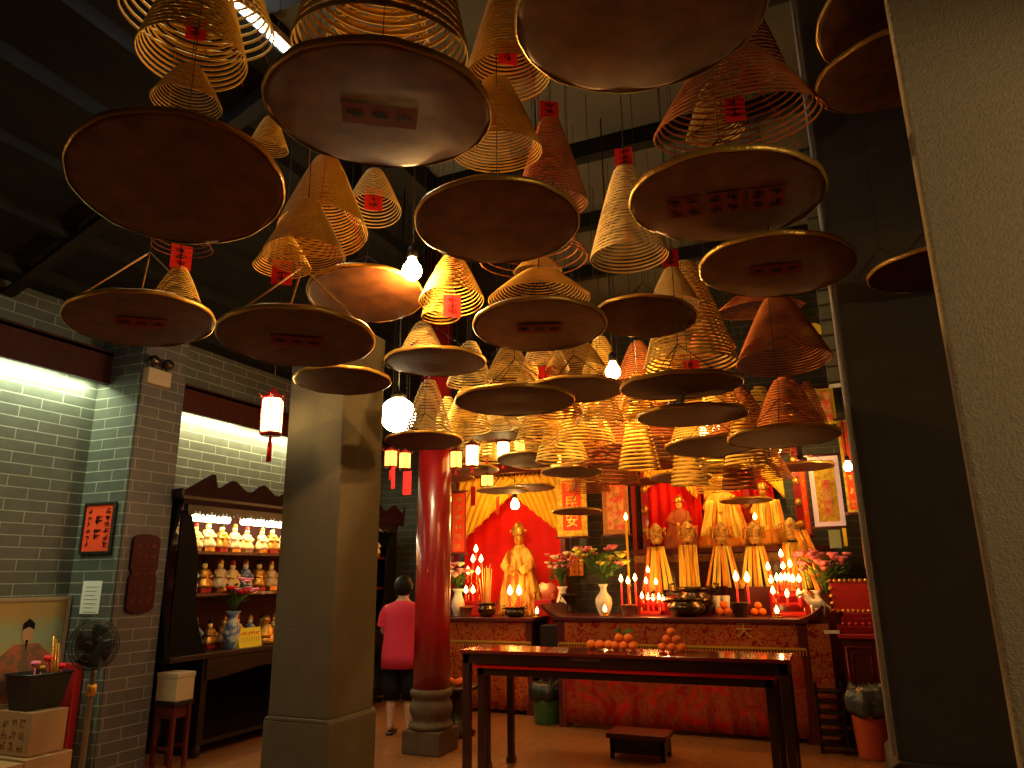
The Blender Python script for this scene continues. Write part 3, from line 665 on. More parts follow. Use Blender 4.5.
def rack(label,x,y,z,w,h,tiers=3):
    t=thing('candle_rack',label,'candle rack',(x,y,z))
    MB().box(x-w/2,y-.07,z,x+w/2,y+.07,z+.03).build('base','redbox',t,bevel=.004)
    for k in range(tiers):
        u=(k+1)/tiers; ww=w*(1-.8*(k/tiers)); MB().box(x-ww/2,y-.03,z+h*k/tiers+.03,x+ww/2,y+.03,z+h*k/tiers+.045).build('tier','redbox',t)
        for s in (-1,1): MB().tube([(x+s*ww/2*.9,y,z+h*k/tiers),(x+s*ww/2*.9,y,z+h*(k+1)/tiers)],.008,6).build('post','gold',t)
    return t
Y1=8.30
# main altar items
p=aty(628,606,Y1); pot('brown earthen pot holding three lit red candles on the long altar',(p.x,Y1,AZ+.001),.085,.12)
for i,(x,y) in enumerate(((621,580),(628,582),(635,579))): candle('%s of three red candles in the brown pot on the long altar'%['left','middle','right'][i],x,y,Y1,AZ+.102,'candles in the brown pot',s=1.25)
p=aty(740,606,Y1-.02); pot('small black footed pot holding two lit candles near the centre of the long altar',(p.x,Y1-.02,AZ+.001),.085,.15,'iron')
for i,(x,y) in enumerate(((736,578),(747,579))): candle('%s of two tall red candles in the black pot on the long altar'%['left','right'][i],x,y,Y1-.02,AZ+.13,'candles in the black pot',s=1.6)
p=aty(686,606,Y1-.02); urn('wide black incense urn with ring handles at the front centre of the long altar',(p.x,Y1-.02,AZ+.001),.20,.19)
p=aty(694,590,8.62); urn('larger polished bronze urn behind the wide black urn on the long altar',(p.x,8.64,AZ+.001),.21,.30)
p=aty(650,590,8.5); x=p.x; rack('small tiered red candle rack beside the three candle pot on the long altar',x,8.5,AZ+.001,.24,.24)
for i,(px,py) in enumerate(((648,571),(646,582),(656,583),(642,597),(648,598),(653,599),(659,598),(663,600))):
    a=aty(px,py,8.5); tz=min(2,max(0,int((a.z-AZ-.07)/.08))); candle('red votive candle, %s counted from the top of the small tiered rack'%ordn[i],px,py,8.5-.005*(i%2),AZ+.047+.08*tz if a.z-.03>AZ+.08+.08*tz else AZ+.047,'votive candles in the small rack',s=1.1,r=.012)
p=aty(787,590,8.45); rack('taller tiered red candle rack crowded with flames near the right end of the long altar',p.x,8.45,AZ+.001,.34,.36,4)
for i,(px,py) in enumerate(((781,555),(768,568),(790,565),(783,567),(777,579),(781,579),(785,578),(789,579),(793,580),(799,580),(787,595),(799,595),(771,581),(773,592))):
    a=aty(px,py,8.45); candle('red votive candle, %s counted from the top of the taller tiered rack'%ordn[i],px,py,8.45-.012*(i%3),max(AZ+.047,a.z-.11),'votive candles in the taller rack',s=1.25,r=.012)
MB().box(p.x-.19,8.52,AZ+.001,p.x+.24,8.55,AZ+.26).build('red_glow_panel','redlac',cat='panel',label='shiny red panel standing behind the taller tiered candle rack')
p=aty(650,590,8.6); MB().box(p.x-.14,8.58,AZ+.001,p.x+.38,8.60,AZ+.20).build('red_screen','redlac',cat='panel',label='shiny red panel standing behind the small tiered candle rack')
def tealight(label,px,py,y,z):
    p=aty(px,py,y); t=thing('oil_lamp',label,'oil lamp',(p.x,y,z)); MB().lathe([(.05,0),(.06,.008),(.03,.012),(.028,.03),(.04,.036),(.04,.045),(.02,.044)],(p.x,y,z),16).build('dish','gold',t); flame(t,(p.x,y,z+.05),1.2)
tealight('small oil lamp with one flame at the left end of the long altar',605,612,8.16,AZ+.001)
tealight('small oil lamp with one flame at the right end of the long altar',777,612,8.16,AZ+.001)
tealight('small oil lamp with one flame at the right end of the shorter altar',537,612,8.66,1.101)
p=aty(604,606,8.45); vase('white_vase','white porcelain bottle vase at the left end of the long altar',(p.x,8.45,AZ+.001),.34,.10,'white',.4)
bouquet('pink and yellow green flowers in the white bottle vase on the long altar',(p.x,8.45,AZ+.33),.44,.66,'yelf',30,.035,'pinkf')
p=aty(817,600,8.6); vase('white_vase','small white vase at the right end of the long altar below the right banner',(p.x,8.6,AZ+.001),.26,.08,'white',.5)
bouquet('pink flower arrangement under the framed right banner',(p.x+.1,8.62,AZ+.22),.46,.62,'pinkf',30,.036)
# white horse figure
p=aty(815,600,8.25)
t=thing('porcelain_horse','small pale porcelain horse figure at the right end of the long altar','figurine',(p.x,8.25,AZ+.001)); q=Vector((p.x,8.25,AZ+.001))
b=MB(); b.tube([q+Vector((.09,0,.12)),q+Vector((.04,0,.14)),q+Vector((-.03,0,.14)),q+Vector((-.07,0,.19)),q+Vector((-.10,0,.25)),q+Vector((-.14,0,.23)),q+Vector((-.17,0,.20))],[.03,.05,.045,.036,.026,.022,.012],10); b.build('body','white',t)
for dx,dy in ((.07,.03),(.07,-.03),(-.04,.03),(-.04,-.03)): MB().tube([q+Vector((dx,dy,.12)),q+Vector((dx+.005,dy,.06)),q+Vector((dx-.005,dy,0))],[.018,.011,.013],7).build('leg','white',t)
MB().tube([q+Vector((-.10,0,.27)),q+Vector((-.06,0,.24)),q+Vector((-.02,0,.18))],[.012,.018,.01],6).build('mane','coilp',t); MB().tube([q+Vector((.09,0,.13)),q+Vector((.13,0,.1)),q+Vector((.13,0,.05))],[.012,.014,.006],6).build('tail','coilp',t)
# pyramid of orange offerings on altar
p=aty(723,604,8.4); k=0
def fruit(label,c,r,grp,m='orange'):
    t=thing('orange',label,'orange',(c[0],c[1],c[2]-r*.93),grp); MB().ball(c,r,14,(1,1,.93)).build('peel',m,t); MB().lathe([(.004,-.002),(.006,.002),(.002,.006)],(c[0],c[1],c[2]+r*.93),8).build('stem','leaf',t)
pos=['front left','front right','rear','top']
for i,(dx,dy,dz) in enumerate(((-.045,-.03,0),(.045,-.03,0),(0,.05,0),(0,0,.072))):
    fruit('%s orange of the little pile between the urn and the black pot'%pos[i],(p.x+dx,8.45+dy,AZ+.044+dz),.044,'oranges piled on the long altar')
p=aty(757,604,8.4)
for i,(dx,dy,dz) in enumerate(((-.042,0,0),(.042,0,0),(0,.07,0),(0,.02,.066))): fruit('%s orange of the little pile right of the black pot'%['left','right','rear','top'][i],(p.x+dx,8.48+dy,AZ+.042+dz),.041,'oranges piled right of the black pot')
# black tripod between altars
p=aty(572,600,8.7); 
t=thing('flared_vessel','dark flared bronze vessel standing between the two altars','vessel',(p.x,8.6,AZ+.001)); MB().lathe([(.05,0),(.06,.02),(.03,.07),(.035,.12),(.09,.2),(.12,.23),(.11,.23),(.03,.13)],(p.x,8.6,AZ+.001),20).build('cup','iron',t)
MB().tube([(p.x-.1,8.6,AZ+.2),(p.x-.13,8.6,AZ+.14),(p.x-.04,8.6,AZ+.10)],.008).build('handle','iron',t)
# tall candle and post on left part
p=aty(628,560,8.7); t=thing('tall_candle','tall slim yellow candle with a flame left of the red drapes','candle',(p.x,8.7,AZ+.001)); zt=aty(627,520,8.7).z
MB().lathe([(.05,0),(.05,.02),(.015,.04),(.015,.3),(.03,.32),(.02,.33)],(p.x,8.7,AZ+.001),14).build('holder','gold',t); MB().tube([(p.x,8.7,AZ+.32),(p.x,8.7,zt)],.014,8).build('wax','yelcloth',t); flame(t,(p.x,8.7,zt+.01),1.3)
# cloth in the gap
MB().box(-3.30,8.5,.0,-3.0,8.9,1.02).build('black_cupboard','dkwood',cat='cupboard',label='black cupboard filling the gap between the two altars',bevel=.006)
# ------------------------------------------------ rear altar with the idols
RZ=aty(700,548,8.98).z
t=thing('rear_altar','high dark red rear altar carrying the robed idols behind the long altar','altar',(-1.15,9.2,0))
MB().box(-2.25,8.98,RZ-.06,.05,9.46,RZ).build('shelf_top','rosew',t,bevel=.006)
MB().box(-2.2,9.04,0,.02,9.45,RZ-.06).build('body','rosew',t)
MB().box(-2.22,8.985,RZ-.16,.03,9.0,RZ-.07).build('carved_rail','goldink' if 0 else mat('worn_gold_carving',(.34,.17,.04),.5,col2=(.12,.04,.02),scale=30,bump=.6,bscale=50),t)
# red back drapes
def drape(name,label,x0,x1,y,z0,z1,m,amp=.03,fr=50,cat='drape',n=60,par=None):
    b=MB(); b.grid(lambda u,v:(x0+u*(x1-x0),y+amp*math.sin(u*fr*(x1-x0))*(.4+.6*(1-v)),z0+v*(z1-z0)),n,6)
    return b.build(name,m,par,solid=.006,**({} if par else dict(cat=cat,label=label)))
ZB=3.05
drape('red_drape','bright red silk backdrop behind the pale idol on the rear altar',-2.15,-1.42,9.42,RZ,aty(680,474,9.42).z,'redcloth')
drape('red_drape','bright red silk backdrop behind the ribboned idols on the rear altar',-1.36,-.55,9.40,RZ,aty(760,455,9.4).z,'redcloth')
def deity(name,label,loc,h,w,rm,fm='paleg',flute=.08,beard=False):
    t=thing(name,label,'idol',loc); k=h; l=Vector(loc)
    MB().lathe([(w*.5,0),(w*.5,.05*k),(w*.43,.22*k),(w*.34,.42*k),(w*.26,.6*k),(w*.21,.69*k),(w*.13,.73*k),(.04*k,.76*k)],loc,40,1,.6,flute=flute,nf=14).build('robe',rm,t)
    MB().ball((l.x,l.y-.02,l.z+.81*k),.062*k,16,(.9,.95,1.2)).build('head',fm,t)
    b=MB(); b.box(l.x-.02*k,l.y-.09*k-.0,l.z+.80*k,l.x+.02*k,l.y-.06*k,l.z+.82*k); b.lathe([(.06*k,.85*k),(.066*k,.87*k),(.068*k,.93*k),(.055*k,.95*k),(.035*k,.985*k),(.012*k,1.0*k)],(l.x,l.y-.02,l.z),16,flute=.12,nf=8)
    for s in (-1,1): b.ball((l.x+s*.085*k,l.y-.03,l.z+.90*k),.018*k,8)
    b.build('crown','gold',t)
    for s in (-1,1):
        MB().tube([l+Vector((s*w*.20,0,.67*k)),l+Vector((s*w*.29,-.06,.52*k)),l+Vector((s*w*.12,-w*.24-.03,.46*k))],[.045*k,.06*k,.045*k],10).build('sleeve',rm,t)
    MB().ball((l.x,l.y-w*.30-.03,l.z+.44*k),.035*k,10).build('hands',fm,t)
    if beard: MB().prism([(l.x-.04*k,l.z+.79*k),(l.x,l.z+.64*k),(l.x+.04*k,l.z+.79*k)],'y',l.y-.105*k,l.y-.085*k).build('beard','ink',t)
    return t
p=aty(682,545,9.2); deity('robed_idol','pale pink robed idol seated before the left red backdrop of the rear altar',(p.x,9.2,RZ+.001),.66,.42,mat('faded_rose_robe',(.34,.07,.03),.7,col2=(.42,.15,.05),scale=14),'coil')
p=aty(725,545,9.15); i2=deity('robed_idol','central idol of the rear altar draped in orange and yellow ribbons',(p.x,9.18,RZ+.001),.92,.60,'oribbon','gold')
p=aty(768,545,9.2); i3=deity('robed_idol','right hand idol of the rear altar with a golden crown, behind yellow ribbons',(p.x,9.2,RZ+.001),.78,.42,'oribbon','gold')
def ribbons(label,cx_,cy_,zt,w,h,n,m,spread=1.35,name='ribbon_bundle',grp=None):
    t=thing(name,label,'ribbons',(cx_,cy_,zt-h),grp)
    for i in range(n):
        u=(i+.5)/n*2-1; x0=cx_+u*w/2; x1=cx_+u*w/2*spread+random.uniform(-.015,.015); hh=h*random.uniform(.88,1)
        b=MB(); rw=w/n*1.15; f0=random.uniform(0,6)
        b.grid(lambda a,v:(x0+(x1-x0)*(1-v)+(a-.5)*rw*(1.3-.5*v),cy_-.012*(i%2)+.014*math.sin(a*PI*2+f0)+.012*math.sin(v*7+f0),zt-hh+v*hh),4,8)
        b.build('ribbon','ribbon' if (i+m)%3 else 'oribbon',t,solid=.003)
    return t
p=aty(722,500,8.96); ribbons('fan of orange and yellow ribbons hanging from the central idol of the rear altar',p.x,8.965,aty(722,500,8.96).z,.36,.46,9,1,1.5)
p=aty(768,503,8.96); ribbons('yellow ribbons hanging before the right idol of the rear altar',p.x,8.965,aty(768,500,8.96).z,.26,.36,7,0,1.25)
# five ceremonial staffs with ornate heads, standing in a rail in front of the rear altar
SY=8.9
stl=['plain orange ribbons, first from the left','a long yellow ribbon cascade, second from the left','spreading ribbons, middle of the five','a small flame lamp on top, fourth from the left','long ribbons, rightmost of the five']
for i,(px,py) in enumerate(((656,535),(687,533),(721,534),(754,534),(791,530))):
    p=aty(px,py,SY); zt=p.z; t=thing('ceremonial_staff','ornate gilt headed ceremonial staff with '+stl[i],'staff',(p.x,SY,AZ-.0),'ceremonial staffs before the rear altar')
    MB().tube([(p.x,SY,AZ),(p.x,SY,zt-.08)],.012,8).build('shaft','rosew',t)
    b=MB(); b.lathe([(.03,-.11),(.055,-.10),(.065,-.05),(.085,-.035),(.065,-.02),(.07,.04),(.095,.055),(.06,.065),(.05,.10),(.015,.14)],(p.x,SY,zt),16,flute=.1,nf=8); b.build('gilt_head',mat('worn_gilt',(.90,.62,.16),.4,metal=.4,col2=(.25,.10,.03),scale=45,bump=1,bscale=70) if i==0 else bpy.data.materials['worn_gilt'],t)
    b=MB()
    for k in range(8):
        a=k*PI/4; b.ball((p.x+.115*math.cos(a),SY+.115*math.sin(a),zt+.07),.016,6); b.tube([(p.x+.08*math.cos(a),SY+.08*math.sin(a),zt-.02),(p.x+.12*math.cos(a),SY+.12*math.sin(a),zt-.05),(p.x+.11*math.cos(a),SY+.11*math.sin(a),zt+.07)],.008,5)
    b.build('filigree','gold',t)
    rb=ribbons('tmp',p.x,SY-.03,zt-.14,.20 if i!=1 else .22,(.55,.66,.5,.5,.55)[i],(6,8,7,6,6)[i],i%2,(2.0,1.05,2.2,2.0,1.6)[i])
    rb['label']='yellow and orange ribbons tied under the %s ceremonial staff head from the left'%ordn[i]; rb['group']='ribbon bundles under the staffs'
p=aty(756,520,SY); t=thing('small_lamp','tiny flame lamp burning on the fourth ceremonial staff head','lamp',(p.x-.01,SY,aty(754,534,SY).z+.142)); MB().lathe([(.02,0),(.03,.01),(.02,.02)],(p.x-.01,SY,aty(754,534,SY).z+.142),10).build('dish','gold',t); flame(t,(p.x-.01,SY,aty(754,534,SY).z+.172),1.2)
for i,px in enumerate((715,724)):
    p=aty(px,583,8.75); 
    t=thing('white_cup','small white porcelain cup, %s of two behind the long altar urns'%('left','right')[i],'cup',(p.x,8.78,AZ+.001+.0),'pair of white cups')
    MB().lathe([(.02,0),(.03,.01),(.045,.12),(.05,.2),(.045,.2),(.03,.04)],(p.x,8.78,AZ+.001),16).build('bowl','white',t)
p=aty(790,580,8.8)
MB().box(aty(745,590,8.83).x,8.72,AZ+.001,aty(772,590,8.83).x,8.80,AZ+.30).build('offering_box','rosew',cat='box',label='dark red upright box between the black pot and the taller candle rack',bevel=.005)
# ------------------------------------------------ left niche
NX0,NX1=-4.80,-3.24
b=drape('niche_backdrop','bright red backdrop of the left niche',NX0,NX1,9.44,.9,3.0,'redcloth',.012,30)
t=thing('niche_curtains','pair of yellow silk curtains drawn apart over the left niche','curtains',((NX0+NX1)/2,9.2,1.9))
xc=aty(512,500,9.25).x; zt=aty(512,478,9.25).z+.03
zl=aty(467,545,9.25).z; zr=aty(566,535,9.25).z
for s,xe,ze in ((-1,NX0,zl),(1,NX1,zr)):
    def fn(u,v,s=s,xe=xe,ze=ze):
        # u: from centre to edge ; v: top to gathered lower edge
        x=xc+(xe-xc)*u; zl_=zt-.26-(zt-.26-ze)*u; z=zt-(zt-zl_)*v
        return (x,9.25+.035*math.sin((u*1.0-.42*v)*46)*(.3+.7*v),z)
    MB().grid(fn,70,14).build('curtain','yelcloth',t,solid=.006)
b=MB()
for k in range(25): b.tube([(NX0+.02+k*(NX1-NX0-.04)/24,9.22,zt+.03),(NX0+.02+k*(NX1-NX0-.04)/24,9.22,zt-.05)],.012,5)
b.build('valance_fringe','gold',t)
MB().box(NX0-.03,9.12,zt+.02,NX1+.03,9.28,zt+.16).build('niche_lintel','rosew',cat='lintel',label='red carved lintel across the top of the yellow curtained niche',bevel=.01)
for lab,x in (('left',NX0-.05),('right',NX1+.03)):
    b=MB(); b.box(x-.03,9.15,0,x+.04,9.3,zt+.05); b.build('niche_post','rosew',cat='post',label='dark red post at the %s side of the yellow curtained niche'%lab,bevel=.006)
MB().box(-4.75,9.11,0,-3.4,9.4,1.22).build('niche_pedestal','redbox',cat='pedestal',label='red pedestal under the golden robed idol in the niche')
p=aty(520,590,9.0)
deity('robed_idol','large golden robed idol standing under the yellow curtains in the left niche',(p.x,9.0,1.101),aty(520,522,9.0).z-1.10,.60,mat('golden_robe',(.95,.62,.12),.5,col2=(.40,.10,.02),scale=5,stretch=(3,3,.7),contrast=.2,bump=.5,bscale=14),'gold',.10)
# side scroll of vertical red panel left of the niche
def scroll(label,x0,x1,y,z0,z1,border,field,chars=None,marks=0,cm='goldink',bw=.05,name='hanging_scroll'):
    t=thing(name,label,'scroll',((x0+x1)/2,y,z0)); 
    MB().box(x0,y-.012,z0,x1,y,z1).build('border',border,t); MB().box(x0+bw,y-.018,z0+bw,x1-bw,y-.012,z1-bw).build('field',field,t)
    MB().tube([(x0-.03,y-.01,z1+.01),(x1+.03,y-.01,z1+.01)],.014,8).build('rod','rosew',t); MB().tube([(x0-.03,y-.01,z0-.01),(x1+.03,y-.01,z0-.01)],.014,8).build('rod','rosew',t)
    if chars:
        n=len(chars); h=(z1-z0-2*bw)/n
        for i,c in enumerate(chars): text('character',c,min(h*.8,(x1-x0-2*bw)*.95),cm,((x0+x1)/2,y-.02,z1-bw-h*(i+.5)),parent=t)
    if marks:
        h=(z1-z0-2*bw)/marks
        for i in range(marks):
            b=MB(); strokes(b,((x0+x1)/2,y-.02,z1-bw-h*(i+.5)),(x1-x0-2*bw)*.6,h*.6,(1,0,0),(0,0,1),8); b.build('worn_character',cm,t)
    return t
M['yelborder']=mat('yellow_floral_border',(.85,.62,.06),.6,col2=(.55,.32,.05),scale=22,contrast=.3)
M['redfield']=mat('orange_red_field',(.80,.07,.015),.6)
M['pinkfield']=mat('embroidered_pink_field',(.70,.10,.06),.6,col2=(.75,.40,.16),scale=16,contrast=.2)
M['dullred']=mat('dull_red_board',(.32,.03,.015),.5)
ys=9.0
a=aty(452,500,ys);b_=aty(466,553,ys); scroll('narrow dull red couplet board left of the yellow curtained niche',a.x,b_.x,ys,b_.z,a.z+.1,'dullred','redfield',marks=6,cm='goldink',bw=.02)
a=aty(556,455,8.9);b_=aty(588,536,8.9); scroll('tall yellow bordered red scroll with gold characters between the two niches',a.x,b_.x,8.9,b_.z,a.z,'yelborder','redfield','國泰民安',bw=.075)
a=aty(601,468,8.9);b_=aty(630,534,8.9); scroll('faded yellow bordered scroll beside the tall character scroll',a.x,b_.x,8.9,b_.z,a.z,mat('faded_border',(.55,.30,.10),.7,col2=(.4,.12,.05),scale=20),'pinkfield',marks=4,bw=.06)
a=aty(563,551,9.46);b_=aty(585,577,9.46)
t=framed('framed_notice','orange paper notice in a black frame on the brick wall between the niches','notice',((a.x+b_.x)/2,(a.z+b_.z)/2),b_.x-a.x,a.z-b_.z,9.495,'black','orangep',fw=.02)
b=MB()
for i in range(3):
    for j in range(4): strokes(b,((a.x+b_.x)/2+(i-1)*.07,9.478,b_.z+.07+j*.065),.04,.05,(1,0,0),(0,0,1),5)
b.build('writing','paperdk',t)
xa=aty(632,520,9.4).x
MB().box(xa,9.40,.9,-2.27,9.46,3.1).build('red_wall_panel','dullred',cat='panel',label='dull red wall panel between the faded scroll and the pale idol bay',bevel=.004)
# yellow curtains over the two right bays
def bay_curtains(label,xa,xb,xc,zt,zl,zr,y):
    t=thing('shrine_curtains',label,'curtains',((xa+xb)/2,y,zl))
    for s,xe,ze in ((-1,xa,zl),(1,xb,zr)):
        def fn(u,v,xe=xe,ze=ze):
            x=xc+(xe-xc)*u; zz=zt-.10-(zt-.10-ze)*u; return (x,y+.025*math.sin((u-.42*v)*40)*(.3+.7*v),zt-(zt-zz)*v)
        MB().grid(fn,50,10).build('curtain','yelcloth',t,solid=.005)
zq=aty(680,462,9.3).z
bay_curtains('narrow pair of yellow curtains drawn apart above the pale idol',-2.13,-1.45,aty(668,480,9.3).x,zq,aty(650,492,9.3).z,aty(700,500,9.3).z,9.3)
bay_curtains('wide pair of yellow curtains drawn apart above the two ribboned idols',-1.36,-.42,aty(752,480,9.28).x,zq,aty(712,500,9.28).z,aty(797,498,9.28).z,9.26)
# red lacquered posts between idols (lit gold)
for i,(px,lab) in enumerate(((640,'left of the pale idol'),(704,'between the pale idol and the ribboned idol'),(745,'left of the right idol'),(800,'at the right end of the rear altar'))):
    p=aty(px,520,8.97 if i not in(0,3) else 9.0); x=p.x
    t=thing('shrine_post','red and gold carved shrine post '+lab,'post',(x,9.36,RZ)); MB().box(x-.045,9.30,RZ+.001,x+.045,9.38,3.3).build('post','redlac',t,bevel=.008)
    for k in range(5): MB().lathe([(.03,-.05),(.05,0),(.03,.05)],(x,9.30,RZ+.25+k*.26),8,1,.35).build('gold_boss','gold',t)
a=aty(802,488,9.0);b_=aty(813,535,9.0); scroll('narrow red couplet board with round gold characters beside the right banner',a.x-.02,b_.x,8.93,b_.z,a.z+.3,'dullred','redfield',marks=5,bw=.015)
# banners at right
a=aty(815,470,8.8);b_=aty(843,526,8.8);a.x=aty(812,500,8.8).x;b_.x=aty(843,500,8.8).x;a.z+=.1; bn=scroll('pale framed banner with yellow border and embroidered red field right of the rear altar',a.x,b_.x,8.8,b_.z,a.z+.05,mat('glowing_pale_mount',(.90,.62,.50),.6,emit=.25),'yelborder',bw=.05)  # mount has slight emission so the banner looks lit
MB().box(a.x+.115,8.77,b_.z+.12,b_.x-.115,8.78,a.z-.22).build('embroidery','pinkfield',bn)
a=aty(825,393,8.85);b_=aty(843,424,8.85); scroll('upper yellow edged picture panel above the pale framed banner',a.x-.2,b_.x-.06,8.85,b_.z,a.z+.05,'yellow','pinkfield',marks=2,bw=.035,name='picture_panel')
a=aty(845,420,8.2);b_=aty(860,512,8.2);a.x=aty(842,465,8.2).x;b_.x=aty(855,465,8.2).x; scroll('long narrow red and yellow vertical banner beside the right brick wall',a.x-.0,b_.x-.0,8.2,b_.z,a.z,'yelborder','redfield',marks=7,bw=.025,name='vertical_banner')
a=aty(861,537,7.9);b_=aty(868,568,7.9)
MB().box(a.x,7.9,b_.z,min(b_.x,.355),7.905,a.z).build('orange_slip','orangep',cat='paper',label='narrow orange paper slip on the right brick wall')
a=aty(842,528,8.6);b_=aty(848,546,8.6); MB().box(a.x,8.6,b_.z,b_.x,8.61,a.z).build('yellow_slip','yellow',cat='paper',label='bright yellow paper slip below the pale framed banner')
a=aty(828,530,8.65);b_=aty(842,548,8.65); MB().box(a.x,8.65,b_.z,b_.x,8.66,a.z).build('green_tile','leaf' if 0 else mat('pale_green',(.25,.34,.22),.5),cat='panel',label='pale green panel below the pale framed banner')
# orange gauze streamers right of staffs
p=aty(806,520,8.6)
t=thing('streamer','orange gauze streamer falling diagonally toward the pink flowers','streamer',(p.x,8.6,1.4))
for k in range(3):
    q0=aty(796+4*k,530,8.62); q1=aty(818+7*k,590,8.6); b=MB(); b.grid(lambda a,v:tuple(q0.lerp(q1,1-v)+Vector(((a-.5)*.05,.02*math.sin(v*9+k),0))),3,10); b.build('gauze_strip','oribbon' if k!=1 else 'gold',t,solid=.002)
# ------------------------------------------------ right corner furniture
t=thing('side_shrine','red side table with gilt framed red tablet in the right corner','side table',(.08,8.2,0))
X0,X1,Y0,Y1s=-.02,.35,7.95,8.6
MB().box(X0,Y0,.98,X1,Y1s,1.02).build('table_top','redbox',t,bevel=.005)
MB().box(X0+.03,Y0+.04,0,X1-.03,Y1s-.02,.98).build('cabinet_body','rosew',t)
b=MB(); b.tube([(X0+.06,Y0+.035,.45),(X1-.07,Y0+.035,.45),(X1-.05,Y0+.035,.5),(X1-.05,Y0+.035,.86),(X1-.09,Y0+.035,.9),(X0+.06,Y0+.035,.9)],.012,6,closed=True); b.tube([(X0+.1,Y0+.03,.5),(X1-.11,Y0+.03,.5),(X1-.1,Y0+.03,.82),(X0+.1,Y0+.03,.84)],.008,6,closed=True); b.build('panel_moulding','redlac',t)
t=thing('stepped_tray','bright red stepped offering tray on the red side table','tray',(.1,8.2,1.02))
b=MB(); b.box(X0+.0,8.0,1.021,X1-.0,8.5,1.09).box(X0+.05,8.1,1.09,X1-.02,8.5,1.16).box(X0+.08,8.2,1.16,X1-.04,8.5,1.2); b.build('steps','redlac',t,bevel=.005)
for k in range(5): MB().ball((X0+.06+.06*k,8.09,1.105),.018,8).build('stud','redbox',t)
a=aty(828,583,8.3);b_=aty(862,606,8.3)
t=thing('gilt_framed_tablet','red tablet in a scalloped gilt frame above the red stepped tray','tablet',((a.x+.34)/2,8.3,1.2))
MB().box(a.x+.02,8.29,1.205,.34,8.32,a.z+.02).build('panel','redbox',t)
b=MB(); x0,x1,za,zb_=a.x+.02,.34,1.215,a.z+.02
for k in range(9):
    for z in (za,zb_): b.ball((x0+(x1-x0)*k/8,8.29,z),.022,8)
for k in range(5):
    for x in (x0,x1-.01): b.ball((x,8.29,za+(zb_-za)*k/4),.022,8)
b.build('gilt_frame','gold',t)
a=aty(833,634,7.9)
MB().box(a.x-.08,7.96,1.021,a.x+.06,8.0,1.05).build('paper_stack','creamf',cat='papers',label='small stack of pale papers on the front edge of the red side table')
# bin with bag
p=aty(873,722,7.75); bx,by=.17,7.72
t=thing('waste_bin','orange red plastic bin with a grey bag liner in the right corner','bin',(bx,by,0))
MB().lathe([(.13,0),(.135,.01),(.165,.46),(.175,.48),(.165,.48),(.12,.03)],(bx,by,.0),28).build('bucket','orangeb',t)
rs=random.Random(3); b=MB(); 
prof=[(.185,.36),(.20,.42),(.19,.50),(.17,.56),(.13,.60),(.10,.55),(.05,.52)]
b.lathe(prof,(bx,by,0),32,flute=.09,nf=7); b.v=[(x+rs.uniform(-.010,.010),y+rs.uniform(-.010,.010),z+rs.uniform(-.022,.022)) for x,y,z in b.v]; b.build('bag_liner','bag',t)
# dark crate left of bin
t=thing('dark_rack','small dark slatted rack beside the orange bin','rack',(-.16,7.85,0))
for k in range(6): MB().box(-.27,7.72,.06+.09*k,-.04,7.92,.085+.09*k).build('slat','dkwood',t)
for x in (-.265,-.045): MB().box(x-.012,7.72,0,x+.012,7.92,.60).build('side','dkwood',t)
# green bucket with black bag
p=atz(555,722,0); gx,gy=-3.12,8.20
t=thing('green_bucket','dark green plastic bucket with a black bag liner left of the long altar','bucket',(gx,gy,0))
MB().lathe([(.13,0),(.14,.01),(.17,.36),(.18,.38),(.17,.38),(.12,.03)],(gx,gy,0),26).build('bucket','green',t)
b=MB(); b.lathe([(.185,.26),(.20,.32),(.19,.39),(.16,.43),(.08,.38)],(gx,gy,0),28,flute=.08,nf=6); b.v=[(x+rs.uniform(-.012,.012),y+rs.uniform(-.012,.012),z+rs.uniform(-.02,.02)) for x,y,z in b.v]; b.build('bag_liner','black',t)
# kneeling stool
a=atz(617,762,.0); p=atz(645,740,.22)
t=thing('kneeling_stool','low dark red kneeling stool on the floor before the long altar','stool',(-1.83,7.0,0))
sx0,sx1,sy0,sy1=-2.05,-1.50,6.86,7.20
MB().box(sx0,sy0,.17,sx1,sy1,.215).build('seat','rosew',t,bevel=.008)
for x in (sx0+.03,sx1-.06):
    for y in (sy0+.03,sy1-.06): MB().box(x,y,0,x+.035,y+.035,.17).build('leg','dkwood',t)
b=MB(); b.box(sx0+.03,sy0+.03,.05,sx1-.03,sy0+.045,.17).box(sx0+.03,sy1-.045,.05,sx1-.03,sy1-.03,.17).box(sx0+.03,sy0+.04,.05,sx0+.045,sy1-.04,.17).box(sx1-.045,sy0+.04,.05,sx1-.03,sy1-.04,.17); b.build('apron','dkwood',t)
